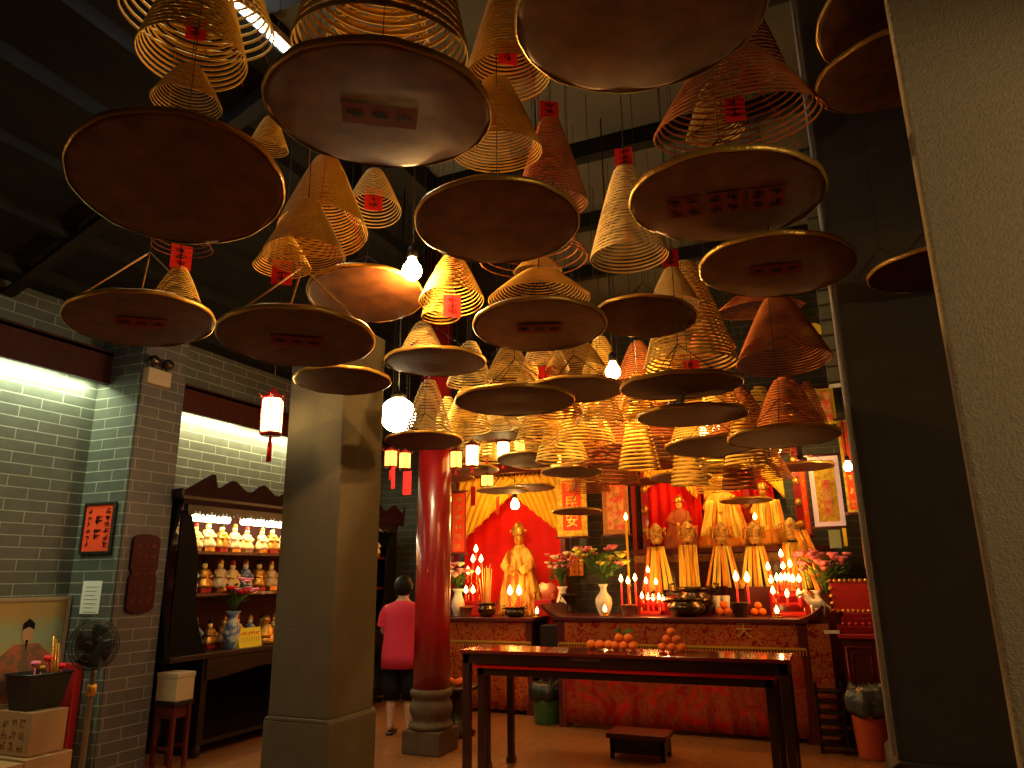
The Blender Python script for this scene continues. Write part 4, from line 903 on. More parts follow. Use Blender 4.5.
# ------------------------------------------------ left altar items
AL=1.101; YL=8.75
p=aty(458,606,YL); vase('white_vase','white porcelain vase beside the red column on the shorter altar',(p.x,YL,AL),.34,.09,'white',.6)
bouquet('pale pink flowers in the white vase beside the red column',(p.x,YL,AL+.32),.34,.42,'creamf',22,.036,'pinkf')
p=aty(560,606,YL); vase('white_vase','cream vase at the right end of the shorter altar',(p.x,YL+.1,AL),.36,.08,'white',.6)
bouquet('red and cream flowers in the cream vase at the right of the niche',(p.x-.02,YL+.1,AL+.34),.42,.42,'pinkf',22,.034,'creamf')
p=aty(466,612,YL-.1); pot('brown pot at the left end of the shorter altar',(p.x,YL-.1,AL),.08,.12)
p=aty(487,612,YL-.1); urn('polished black incense urn full of incense sticks on the shorter altar',(p.x,YL-.1,AL),.115,.17)
ux,uy=p.x,YL-.1
for i in range(9):
    a=random.uniform(-.1,.1);c=random.uniform(-.06,.06); h=random.uniform(.3,.52)
    MB().tube([(ux+a*.6,uy+c*.6,AL+.145),(ux+a,uy+c,AL+.145+h)],.005,5).build('incense_stick','coilp',cat='incense stick',label='burning incense stick in the polished black urn',group='incense sticks in the shorter altar urn')
p=aty(515,613,YL-.1); urn('low dark incense bowl under the bright lamp on the shorter altar',(p.x,YL-.1,AL),.13,.12,'iron')
for i,px in enumerate((510,519)): candle('%s of two short bright candles below the golden robed idol'%('left','right')[i],px,592,YL-.1,AL+.10,'candles in the dark incense bowl',s=1.8)
p=aty(474,590,YL+.12); rack('tiered red candle rack at the left of the shorter altar',p.x,YL+.12,AL,.22,.52,4)
for i,(px,py) in enumerate(((476,550),(473,560),(481,560),(468,572),(478,572),(466,591),(473,591))):
    a=aty(px,py,YL+.1); candle('red candle, %s counted from the top of the shorter altar\'s tiered rack'%ordn[i],px,py,YL+.07,max(AL+.04,a.z-.13),'candles in the shorter altar rack',s=1.5,r=.013)
p=aty(545,600,YL+.2)
t=thing('red_chair_shrine','small bright red carved throne at the right of the shorter altar','throne',(p.x,YL+.2,AL)); MB().box(p.x-.12,YL+.12,AL,p.x+.12,YL+.28,AL+.2).build('seat_box','redlac',t,bevel=.01)
MB().prism([(p.x-.12,AL+.2),(p.x+.12,AL+.2),(p.x+.13,AL+.36),(p.x+.06,AL+.42),(p.x,AL+.39),(p.x-.06,AL+.42),(p.x-.13,AL+.36)],'y',YL+.26,YL+.285).build('back','redlac',t)
for s in (-1,1): MB().tube([(p.x+s*.12,YL+.13,AL+.2),(p.x+s*.125,YL+.14,AL+.28),(p.x+s*.12,YL+.27,AL+.3)],.012,6).build('armrest','gold',t)
# hanging red strip in niche
p=aty(496,505,8.9); t=thing('hanging_charm','dark red paper charm hanging before the yellow curtain','charm',(p.x,8.95,p.z-.2)); MB().box(p.x-.025,8.95,p.z-.13,p.x+.025,8.955,p.z+.12).build('paper','dullred',t); MB().tube([(p.x,8.952,p.z+.12),(p.x,8.952,zt-.0)],.002,4).build('thread','wire',t)

# ================================================================ NEAR TABLES
def long_table(label,x0,x1,y0,y1,zt,th,leg,m,inset=.02):
    t=thing('offering_table',label,'table',((x0+x1)/2,(y0+y1)/2,0))
    MB().box(x0,y0,zt-.028,x1,y1,zt).build('tabletop','tbltop',t,bevel=.004)
    b=MB(); b.box(x0+inset,y0+inset,zt-th,x1-inset,y0+inset+.025,zt-.028).box(x0+inset,y1-inset-.025,zt-th,x1-inset,y1-inset,zt-.028).box(x0+inset,y0+inset,zt-th,x0+inset+.025,y1-inset,zt-.028).box(x1-inset-.025,y0+inset,zt-th,x1-inset,y1-inset,zt-.028)
    b.build('apron','tbl',t,bevel=.003)
    for x in (x0+inset,x1-inset-leg):
        for y in (y0+inset,y1-inset-leg):
            q=MB(); q.box(x,y,.0,x+leg,y+leg,zt-.03); q.box(x-.008,y-.008,0,x+leg+.008,y+leg+.008,.05); q.build('leg',m,t,bevel=.004)
    return t
T1=long_table('long dark lacquered offering table in front with fruit on it',-2.965,-.345,5.75,6.22,1.0,.108,.062,'tbl')
T2=long_table('lower dark red edged table nested under the long offering table',-2.85,-.46,5.80,6.50,.888,.09,.055,'tbl')
a=aty(585,659,5.76); MB().box(a.x-.12,5.764,a.z-.02,a.x+.12,5.769,a.z+.025).build('name_plate',mat('brown_plate',(.12,.05,.03),.5),T1)
MB().box(-2.852,5.790,.858,-.458,5.799,.884).build('lit_edge_band','edge',T2)  # band paints the light caught by the lower tabletop's edge
T1z=1.0
def pile(px,label,grp,n=5,r=.038,y=6.08):
    p=atz(px,646,T1z); x=p.x*6.08/p.y if 0 else aty(px,646,y).x
    L=[(-.075,0,0),(0,-.01,0),(.075,0,0),(-.037,.0,.06),(.038,.0,.06),(0,0,.115)]
    nm=['bottom left','bottom middle','bottom right','second layer left','second layer right','topmost']
    if n==3: L=L[:3];
    for i in range(n):
        dx,dy,dz=L[i]; fruit('%s %s'%(nm[i],label),(x+dx,y+dy,T1z+r*.93+.001+dz),r,grp)
    return x
pile(600,'orange of the flat left pile on the long offering table','oranges, left pile on the offering table',3,.040)
x=pile(624,'orange of the middle pile on the long offering table','oranges, middle pile on the offering table',5)
pile(672,'orange of the right pile on the long offering table','oranges, right pile on the offering table',6,.036)
b=MB()
for k in range(6):
    a=k*1.05; b.add([(x,6.08,T1z+.10),(x+.05*math.cos(a)-.01*math.sin(a),6.08+.03*math.sin(a),T1z+.17),(x+.09*math.cos(a),6.08+.04*math.sin(a),T1z+.15),(x+.05*math.cos(a)+.01*math.sin(a),6.08+.03*math.sin(a),T1z+.14)],[(0,1,2,3)])
b.build('leaf_sprig','leaf',cat='leaves',label='green leaf sprig on top of the middle orange pile')
# round offering tray left of table (behind leg): a low stand with orange fruit
p=aty(455,705,7.3)
t=thing('low_round_table','small dark round stand behind the red column pedestal','stand',(p.x,7.3,0))
MB().lathe([(.2,.0),(.22,.03),(.1,.1),(.08,.3),(.16,.42),(.24,.45),(.24,.48),(.22,.48)],(p.x,7.3,0),28).build('stand','dkwood',t)
for i,(dx,dy) in enumerate(((-.05,0),(.04,.04),(.05,-.05))): fruit('orange on the dark round stand behind the red column, %s'%('left','rear','front')[i],(p.x+dx,7.3+dy,.52),.04,'oranges on the round stand')
# ================================================================ PERSON
px_,py_=-4.37,7.12
P0=Vector((px_,py_,0))
t=thing('person','person in pink red shirt and black knee trousers, back turned, beside the red column','person',P0)
fwd=Vector((-.25,1,0)).normalized(); rt=Vector((fwd.y,-fwd.x,0))
def W(r,f,z): return P0+rt*r+fwd*f+Vector((0,0,z))
V=[];E=[];RR=[]
def jv(p,r,par=None):
    V.append(p);RR.append(r); 
    if par is not None: E.append((par,len(V)-1))
    return len(V)-1
pel=jv(W(0,0,.82),.135); wa=jv(W(0,.0,.98),.12,pel); ch=jv(W(0,0,1.17),.14,wa); ub=jv(W(0,-.01,1.28),.11,ch); nk=jv(W(0,.0,1.36),.052,ub); sk=jv(W(0,.02,1.42),.06,nk); hd_=jv(W(0,.025,1.50),.088,sk); tp=jv(W(0,.02,1.55),.06,hd_)
nose=jv(W(0,.115,1.475),.014,hd_)
for s in (-1,1): jv(W(s*.088,.01,1.475),.014,hd_)
for s in (-1,1):
    sh=jv(W(s*.16,-.01,1.26),.062,ub); el=jv(W(s*.225,.03,1.02),.042,sh); wr=jv(W(s*.17,.23,.98),.026,el); pm=jv(W(s*.15,.30,.985),.032,wr); kn=jv(W(s*.14,.34,.985),.026,pm)
    for k,(dx,ln) in enumerate(((-.028,.055),(-.01,.068),(.01,.062),(.027,.048))):
        a=jv(W(s*.14+dx,.375,.985),.0095,kn); b_=jv(W(s*.14+dx,.375+ln*.5,.975),.0088,a); jv(W(s*.14+dx,.375+ln*.8,.95),.0078,b_)
    a=jv(W(s*.14-s*.035,.315,.995),.011,pm); jv(W(s*.14-s*.055,.345,1.0),.009,a)
    hp=jv(W(s*.085,0,.76),.10,pel); kn2=jv(W(s*.095,.01,.44),.062,hp); cf=jv(W(s*.1,-.015,.30),.058,kn2); an=jv(W(s*.1,-.01,.09),.036,cf); bl=jv(W(s*.11,.08,.04),.036,an); jv(W(s*.115,.15,.032),.028,bl); jv(W(s*.1,-.045,.04),.032,an)
me=bpy.data.meshes.new('body'); me.from_pydata([tuple(v-P0) for v in V],E,[]); 
body=bpy.data.objects.new('body',me); COL.objects.link(body); body.parent=t; me.materials.append(M['skin'])
sk_=body.modifiers.new('skin','SKIN'); sk_.use_smooth_shade=True
for i,r in enumerate(RR): me.skin_vertices[0].data[i].radius=(r,r*.82 if i in(pel,wa,ch,ub) else r)
me.skin_vertices[0].data[0].use_root=True
ss=body.modifiers.new('sub','SUBSURF'); ss.levels=1; ss.render_levels=2
def shell(name,rings,m,n=28,parent=t,wr=.0):
    b=MB(); v=[];f=[]
    for j,(c,a,bb) in enumerate(rings):
        for i in range(n):
            q=2*PI*i/n; k=1+wr*math.sin(5*q+j); v.append(c+rt*(a*k*math.cos(q))+fwd*(bb*k*math.sin(q)))
    for j in range(len(rings)-1):
        for i in range(n): f.append((j*n+i,j*n+(i+1)%n,(j+1)*n+(i+1)%n,(j+1)*n+i))
    b.add(v,f,True); return b.build(name,m,parent,solid=.004)
shell('shirt',[(W(0,0,.66),.225,.19),(W(0,0,.80),.225,.185),(W(0,0,.95),.205,.155),(W(0,0,1.08),.205,.15),(W(0,0,1.2),.215,.15),(W(0,-.01,1.27),.21,.14),(W(0,-.01,1.315),.16,.105),(W(0,0,1.35),.075,.07)],'pink',wr=.015)
for s in (-1,1):
    b=MB(); b.tube([W(s*.14,-.01,1.27),W(s*.185,0,1.2),W(s*.22,.01,1.08)],[.075,.078,.072],16,caps=False); b.build('shirt_sleeve','pink',t)
    b=MB(); b.tube([W(s*.08,0,.82),W(s*.09,0,.7),W(s*.095,.005,.5),W(s*.098,0,.34)],[.125,.115,.092,.082],18,caps=False); b.build('trouser_leg','trouser',t,solid=.003)
    b=MB(); b.tube([W(s*.095,-.07,.012),W(s*.10,0,.012),W(s*.115,.1,.012),W(s*.118,.18,.012)],[.035,.042,.05,.03],10); b.v=[(x,y,min(z,.03) if z>0 else max(z,.0)) for x,y,z in b.v]; b.build('sandal','black',t)
MB().tube([W(0,0,.70),W(0,0,.84)],[.145,.15],20).build('trouser_seat','trouser',t)
b=MB(); b.ball(W(0,.0,1.505),.106,18,(1,1,1.08)); 
b.v=[(x,y,z) if ((Vector((x,y,z))-P0).dot(fwd)<.07 or z>1.53) else tuple(Vector((x,y,z))-fwd*(((Vector((x,y,z))-P0).dot(fwd)-.07)*.9)) for x,y,z in b.v]
b.build('hair','hair',t)
b=MB()
for s in (-1,1): b.ball(W(s*.032,.098,1.495),.011,8)
b.build('eyes','ink',t)
MB().tube([W(-.025,.105,1.44),W(0,.112,1.437),W(.025,.105,1.44)],.005,6).build('mouth','tag',t)
# ================================================================ HANGING TRAYS AND INCENSE COILS
def fit(cx,cy,w,Rr,ht=None):
    D=Rr*2*F/w; ax,ay=cx,cy; tilt=0.
    def pts(p,tl):
        d=Vector((p[0],p[1],0)).normalized(); s=Vector((d.y,-d.x,0)); d3=Vector((d.x*math.cos(tl),d.y*math.cos(tl),math.sin(tl)))
        return [proj(p+s*(Rr*math.cos(a*PI/16))+d3*(Rr*math.sin(a*PI/16))) for a in range(32)]
    for it in range(60):
        p=atd(ax,ay,D); P=pts(p,tilt); x0,x1=min(q[0] for q in P),max(q[0] for q in P);y0,y1=min(q[1] for q in P),max(q[1] for q in P)
        D*=(x1-x0)/w; ax+=cx-(x0+x1)/2; ay+=cy-(y0+y1)/2
        if ht and it>5: tilt=max(-R(13),min(R(13),tilt-(ht-(y1-y0))/w*.5))
    return p,D,tilt
PL=[]
def clash(kind,p,Rr,zt):
    bad=0
    for (k2,q,R2,zt2) in PL:
        dxy=math.hypot(p[0]-q[0],p[1]-q[1])
        if kind=='t' and k2=='t':
            if dxy<Rr+R2 and abs(p[2]-q[2])<.09: bad=max(bad,Rr+R2-dxy)
        elif kind!=k2:
            (tp,tr),(cp,cr,cz)=((p,Rr),(q,R2,zt2)) if kind=='t' else ((q,R2),(p,Rr,zt))
            if cp[2]-.05<tp[2]<cz:
                rr=cr*(.25+.75*(1-(tp[2]-cp[2])/max(.05,cz-cp[2])))
                if tp[2]<cp[2]: rr=cr
                if dxy<tr+rr: bad=max(bad,tr+rr-dxy)
        else:
            z0=max(p[2],q[2]); z1=min(zt,zt2)
            if z0<z1:
                ra=Rr*(1-(z0-p[2])/max(.05,zt-p[2])); rb=R2*(1-(z0-q[2])/max(.05,zt2-q[2]))
                if dxy<(ra+rb)*.9 : bad=max(bad,(ra+rb)*.9-dxy)
    if p[1]+Rr>4.08 and p[0]+Rr>.17: bad=max(bad,min(p[1]+Rr-4.08,p[0]+Rr-.17)*3)
    if p[1]+Rr>4.05 and p[1]-Rr<4.65 and p[0]-Rr<-3.02 and p[0]+Rr>-3.62: bad=max(bad,.3)
    if math.hypot(p[0]+3.72,p[1]-6.55)<Rr+.19: bad=max(bad,.2)
    if p[1]+Rr>8.8: bad=max(bad,(p[1]+Rr-8.8))
    if p[0]+Rr>.35 and p[1]>4: bad=max(bad,p[0]+Rr-.35)
    return bad
FAC=[1,.95,1.05,.9,1.1,.86,1.15,.82,1.2,.78,1.26,.74,1.32,.7,1.4]
def ceil_z(x): return 5.38 if x>-3.2 else 4.08+(x-WX)/3.07*1.3-.03
# shared unit meshes
def coil_mesh(name,turns,seg,p,th,r0=.09,n=5):
    b=MB(); N=turns*seg; pts=[]
    rt_=max(r0,.27); nt_=max(1,int(turns*.07+.5))*seg
    for i in range(nt_):
        s=i/nt_; r=.06+(rt_-.06)*s; a=2*PI*i/seg; pts.append((r*math.cos(a),r*math.sin(a),1-.035*s*s))
    for i in range(N+1):
        s=i/N; r=rt_+(1-rt_)*s**p; a=2*PI*(i+nt_)/seg; pts.append((r*math.cos(a),r*math.sin(a),.965*(1-s)))
    b.tube(pts,th,n); me=bpy.data.meshes.new(name); me.from_pydata(b.v,[],b.f); me.polygons.foreach_set('use_smooth',b.sm); return me
CM={}
def getcoil(kind,m):
    k=(kind,m)
    if k not in CM:
        me=coil_mesh('incense_coil_%s'%kind,*{'dense':(27,30,.9,.0115),'bell':(24,34,.85,.0125),'open':(15,34,.85,.0145),'hoops':(5,36,.55,.017,.45),'small':(17,24,.85,.017)}[kind]); me.materials.append(M[m]); CM[k]=me
    return CM[k]
def mk(name,me,parent,scale=(1,1,1),loc=(0,0,0)):
    o=bpy.data.objects.new(name,me); COL.objects.link(o); o.parent=parent; o.scale=scale; o.location=loc; o['_w']=list(worldloc(parent)+Vector(loc)); return o
ntag=[0]
def coil(apy,cx,cy,w,D,label,kind='dense',m='coil',tg='in',ht=None,group=None,tagpx=None,wire=True):
    R0=w*D/(2*F); best=None
    for f in FAC:
        r_=R0*f; p,D2,tl=fit(cx,cy,w,r_,ht); zt=zabove(p,apy); c=clash('c',p,r_,zt)+.02*abs(f-1)
        if zt>ceil_z(p.x)-.05: c+=.1
        if best is None or c<best[0]-1e-6: best=(c,r_,p,D2,tl,zt)
        if c<.02: break
    c,Rr,p,D2,tl,zt=best
    zt=min(zt,ceil_z(p.x)-.06,p.z+2.6*Rr if w>60 else 99)
    if c>.03: print('CLASH coil',label,round(c,3))
    PL.append(('c',Vector(p),Rr,zt))
    h=max(.1,zt-p.z); t=thing('incense_coil',label,'incense coil',tuple(p),group)
    o=mk('coil',getcoil(kind,m),t,(Rr,Rr,h))
    d=Vector((p[0],p[1],0)).normalized(); s=Vector((d.y,-d.x,0)); o.rotation_euler=Matrix.Rotation(tl,3,s).to_euler() if abs(tl)>.001 else (0,0,0)
    q=Vector(p); yaw=math.atan2(-d.x,d.y)+random.uniform(-.3,.3)
    ts=.055*max(.55,min(1.2,D2/3.))*1.0
    zz={'in':p.z+h*.28,'top':zt-.01,'low':p.z-.02}.get(tg)
    if tg:
        b=MB(); c,sn=math.cos(yaw),math.sin(yaw); zc=zz if tg!='top' else zt+ts*.9
        v=[(q.x-c*ts*.75,q.y-sn*ts*.75,zc-ts),(q.x+c*ts*.75,q.y+sn*ts*.75,zc-ts),(q.x+c*ts*.75,q.y+sn*ts*.75,zc+ts),(q.x-c*ts*.75,q.y-sn*ts*.75,zc+ts)]
        b.add(v,[(0,1,2,3)]); ptg=b.build('paper_tag','tag',t,solid=.002)
        if D2<5:
            b=MB(); n=Vector((sn,-c,0))
            for k in range(3): strokes(b,Vector((q.x,q.y,zc+ts*(.55-.5*k)))+n*.003,ts*.8,ts*.4,(c,sn,0),(0,0,1),5,t=.001)
            b.build('tag_writing','ink',ptg)
    zb=zz-ts if tg in('in','low') else zt
    if wire: MB().tube([(q.x,q.y,min(zb+.02,zt)),(q.x,q.y,zt),(q.x,q.y,ceil_z(q.x))],.0022,4).build('hanging_wire','wire',t)
    if w>60 and h>.2:
        b=MB(); a0=yaw-PI/2
        for k in (0,1): 
            a=a0+k*2.2; b.tube([(q.x+.1*Rr*math.cos(a),q.y+.1*Rr*math.sin(a),zt)]+[(q.x+Rr*(.09+.91*u**.85)*math.cos(a)*1.02,q.y+Rr*(.09+.91*u**.85)*math.sin(a)*1.02,zt-h*u) for u in (.33,.66,1)],.0016,4)
        b.build('red_thread','tag',t)
    return t
TR={}
def tray_mesh():
    if not TR:
        for nm,prof,mm in (('plate',[(.001,0),(.5,-.012),(.93,-.004),(.985,.0),(.99,.012),(.97,.014),(.001,.012)],'tray'),('rim',[(.985,-.008),(1.0,0),(1.005,.03),(1.0,.055),(.985,.06),(.978,.05),(.978,.0)],'rim')):
            b=MB(); b.lathe(prof,(0,0,0),64,closed=False)
            if nm=='rim':
                b.v=[(x*(1+.004*math.sin(math.atan2(y,x)*17)),y*(1+.004*math.sin(math.atan2(y,x)*17)),z+.006*math.sin(math.atan2(y,x)*9)) for x,y,z in b.v]
            me=bpy.data.meshes.new(nm); me.from_pydata(b.v,[],b.f); me.polygons.foreach_set('use_smooth',b.sm); me.materials.append(M[mm]); TR[nm]=me
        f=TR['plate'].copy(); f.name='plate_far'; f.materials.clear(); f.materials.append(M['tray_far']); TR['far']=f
    return TR
def tray(cx,cy,w,ht,label,Rr=.36,group=None,deco=0,cords=1,roll=0,apex=None):
    best=None
    for f in FAC:
        r_=Rr*f; p,D,tl=fit(cx,cy,w,r_,ht); c=clash('t',p,r_,p.z)+.02*abs(f-1)
        if best is None or c<best[0]-1e-6: best=(c,r_,p,D,tl)
        if c<.02: break
    c,Rr,p,D,tl=best
    if c>.03: print('CLASH tray',label,round(c,3))
    PL.append(('t',Vector(p),Rr,p.z)); t=thing('ash_tray',label,'incense tray',tuple(p),group); ms=tray_mesh()
    d=Vector((p.x,p.y,0)).normalized(); s=Vector((d.y,-d.x,0))
    rot=(Matrix.Rotation(R(roll),3,d)@Matrix.Rotation(tl,3,s))
    az=random.uniform(0,6); e=(rot@Matrix.Rotation(az,3,'Z')).to_euler()
    for nm in ('plate','rim'):
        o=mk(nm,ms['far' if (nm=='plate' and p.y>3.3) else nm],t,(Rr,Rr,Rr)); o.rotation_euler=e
    ap=Vector((0,0,Rr*.75 if apex is None else apex))
    b=MB()
    for k in range(3):
        a=2*PI*k/3+.5; q=rot@Vector((Rr*.97*math.cos(a),Rr*.97*math.sin(a),.015)); b.tube([p+q,p+ap],.0045 if cords>1 else .0028,5)
    b.tube([p+ap,(p.x,p.y,ceil_z(p.x))],.002,4)
    b.build('cord','cord' if cords>1 else 'wire',t)
    if deco:
        yx=rot@s; yy=rot@d
        cells={1:[(0,0,.66,.34)],3:[(-.42,0,.36,.46),(0,0,.36,.46),(.42,0,.36,.46)]}[deco]
        for (u,v,ww,hh) in cells:
            b=MB(); chars=[]
            c=p+yx*(u*Rr)+yy*(v*Rr)-Vector((0,0,.012*Rr+.003)); a=yx*(ww*Rr/2);c2=yy*(hh*Rr/2)
            b.add([c-a-c2,c+a-c2,c+a+c2,c-a+c2],[(0,1,2,3)])
            nc=3 if deco==1 else 2
            for i in range(nc):
                for j in range(1 if deco==1 else 2):
                    cc=c+yx*((i-(nc-1)/2)*ww*Rr/nc)+yy*((j-.5)*hh*Rr/2 if deco==3 else 0)-Vector((0,0,.0012))
                    b2=MB(); b2.add([cc-yx*(ww*Rr/nc*.3)-yy*.002,cc+yx*(ww*Rr/nc*.3)-yy*.002,cc+yx*(ww*Rr/nc*.3)+yy*.002,cc-yx*(ww*Rr/nc*.3)+yy*.002],[(0,1,2,3)]); b2.add([cc-yx*.002-yy*(hh*Rr*.18),cc+yx*.002-yy*(hh*Rr*.18),cc+yx*.002+yy*(hh*Rr*.18),cc-yx*.002+yy*(hh*Rr*.18)],[(0,1,2,3)]); strokes(b2,cc,ww*Rr/nc*.7,hh*Rr*.4,tuple(yx),tuple(yy),8,t=.0005); chars.append(b2)
            pl_=b.build('paper_label','paperdk',t)
            for b2 in chars: b2.build('written_character','ink',pl_)
    return t
tray(174,177,222,136,'big blank dark ash tray at the upper left below the small yellow coil',.36,roll=-2)
tray(377,104,230,128,'big brass rimmed ash tray at the top with a stamped oblong on its underside',.36,deco=1)
tray(643,5,257,176,'biggest darkest ash tray cut off by the top edge of the view',.36)
tray(728,195,198,96,'reddish ash tray with three square paper seals on its underside',.36,deco=3,roll=3)
tray(778,265,158,67,'copper ash tray with one oblong paper label, just below the tray with three seals',.33,deco=1,roll=4)
tray(497,221,165,86,'blotchy brass ash tray at the upper centre above the wide hooped coil',.33)
tray(138,319,155,58,'ash tray on three bare cords, leftmost, below a small red tagged coil',.33,deco=1,cords=2,roll=-4,apex=.36)
tray(295,337,160,60,'ash tray on three bare cords just right of the left one, over the square pillar',.33,deco=1,cords=2,apex=.34)
tray(540,325,134,53,'dark ash tray with a yellow hooped coil resting above it at the middle',.33,deco=1)
tray(645,317,104,43,'shiny copper ash tray right of the middle tray, level with it',.30,roll=4)
tray(365,294,118,57,'orange lit ash tray partly behind the hanging bulb',.33)
tray(435,362,102,29,'ash tray directly in front of the top of the red column',.33)
tray(940,268,146,50,'ash tray half hidden behind the pale right pillar, level with its middle',.33)
tray(905,10,178,130,'upper of two overlapping trays against the pale pillar at the upper right',.33)
tray(906,66,182,96,'lower of two overlapping trays against the pale pillar at the upper right',.33)
tray(424,441,78,18,'small dark ash tray crossing the red column',.30)
tray(515,401,120,30,'dark ash tray left of the second hanging bulb, lowest of the middle ones',.33)
tray(575,390,100,26,'dark ash tray right behind the tray left of the second hanging bulb',.30)
tray(682,386,124,28,'dark ash tray right of the second hanging bulb',.33)
tray(693,416,112,22,'dark ash tray just under the one right of the second hanging bulb',.33)
tray(785,437,115,23,'ash tray nearest the upper right banner, in front of the large brown coil',.33)
g='small ash trays hanging before the altars'
far=[(735,452,72,13,'over the gilt lanterns at the right'),(711,447,92,20,'left of the tray nearest the upper right banner'),(804,467,62,10,'in front of the pale framed banner'),(528,460,62,16,'highest above the yellow curtains'),(500,435,60,14,'pale one above the gold lanterns'),(472,470,54,11,'just right of the red column'),(503,491,52,7,'left one touching the yellow curtains'),(530,488,50,8,'right one touching the yellow curtains'),(572,472,62,11,'above the tall character scroll'),(577,512,50,7,'crossing the tall character scroll'),(622,462,62,12,'above the faded scroll'),(607,455,58,10,'behind the tray above the faded scroll'),(681,478,62,11,'above the pale idol'),(660,465,54,10,'highest over the left red backdrop'),(746,501,54,7,'crossing the right idol'),(452,478,44,8,'half behind the red column'),(640,482,44,8,'over the post left of the pale idol'),(560,455,50,9,'farthest one above the tall character scroll'),(342,381,98,28,'shadowy one before the top of the square pillar'),(718,470,46,8,'between the two red backdrops')]
for cx_,cy_,w_,h_,lb in far: tray(cx_,cy_,w_,h_,'small dark ash tray '+lb,.30 if w_>52 else .27,g)
# ---- coils: (apex y, bottom centre x, y, bottom width, distance, label, kind, material, tag, height)
C=[
(-60,191,58,114,2.9,'large yellow coil at the upper left with a red tag hanging inside','bell','coil','in',72),
(-70,196,22,160,3.6,'wider coil partly behind the large yellow one at the upper left','open','coil',None,90),
(68,186,104,74,2.75,'short yellow coil perched on the big blank tray at the upper left','open','coil',None,40),
(-160,380,52,180,2.55,'widest yellow coil resting above the stamped brass rimmed tray','bell','coil',None,100),
(-120,378,45,105,2.9,'inner coil seen through the widest yellow coil at the top','open','coil',None,50),
(-12,508,78,86,3.2,'tall yellow coil at the top centre holding a red tag, touching the darkest tray','dense','coil','in',52),
(84,497,152,92,3.1,'yellow orange coil between the tall top centre coil and the blotchy tray','dense','coil',None,44),
(108,552,205,74,3.5,'dark red coil hidden behind the blotchy tray on its right side','dense','coilr','top',34),
(148,322,232,92,3.2,'large orange coil below the stamped tray, behind a smaller one','dense','coil',None,56),
(200,304,256,84,2.95,'smaller orange coil in front of the large one, ending in a sharp yellow edge','dense','coil',None,40),
(120,268,150,42,3.8,'small coil glimpsed between the two big left trays','small','coil',None,18),
(166,373,212,58,3.9,'yellow coil with a bright red tag, right of the large orange coil','open','coilp','in',36),
(236,282,268,60,3.3,'small pale coil between the trays hung on bare cords','open','coil','low',24),
(268,176,300,50,3.2,'small yellow coil with a red tag on top, standing over the left bare cord tray','open','coil','top',14),
(232,182,250,64,3.0,'loose hoops just under the big blank tray','hoops','coilr',None,22),
(252,452,302,66,4.0,'orange coil right of the first hanging bulb','open','coil','low',34),
(262,441,318,40,4.3,'narrow coil behind the orange coil right of the first bulb','small','coil',None,16),
(272,540,300,104,3.7,'broad yellow coil lying on the middle dark tray','open','coil',None,36),
(236,535,262,112,3.8,'loose red brown hoops below the blotchy tray','hoops','coilr',None,40),
(258,538,272,50,3.9,'tiny orange coil inside the loose hoops below the blotchy tray','open','coil',None,16),
(166,630,258,80,3.9,'pale slender coil with a red tag at its tip, hanging alone over grey ceiling','dense','coilp','top',34),
(60,740,125,174,2.9,'widest red brown coil above the tray with three seals, a red tag inside','open','coilr','in',66),
(90,716,135,60,3.2,'slim orange coil seen through the widest red brown coil','small','coil',None,26),
(12,752,75,70,3.3,'red coil at the top right beside the darkest tray','small','coilr','low',30),
(268,674,305,52,4.2,'pale yellow coil with a red tag behind the shiny copper tray','dense','coilp','top',20),
(262,692,366,96,4.6,'long golden coil under the shiny copper tray','dense','coil','low',28),
(296,785,362,98,4.5,'large brown coil right of the long golden one, below the copper labelled tray','dense','coilr',None,32),
(290,760,310,90,5.0,'short brown coil behind the large brown coil','open','coilr',None,22),
(318,712,350,50,5.2,'red tagged coil between the golden and the brown coils','small','coilr','top',14),
(322,422,352,44,4.6,'pale coil with a red tag, on the tray before the red column','open','coilp','in',14),
(345,510,384,54,5.0,'golden coil left of the middle dark tray','small','coil',None,14),
(336,576,370,62,4.6,'golden coil directly under the middle dark tray','small','coil',None,18),
(330,545,372,50,5.2,'pale coil behind the middle dark tray','small','coilp','low',14),
(380,428,432,48,5.5,'pale coil hanging before the red column below the column tray','small','coilp',None,10),
]
for c in C: coil(*c[:6],kind=c[6],m=c[7],tg=c[8],ht=c[9])
gf='golden coils crowded over the altars'
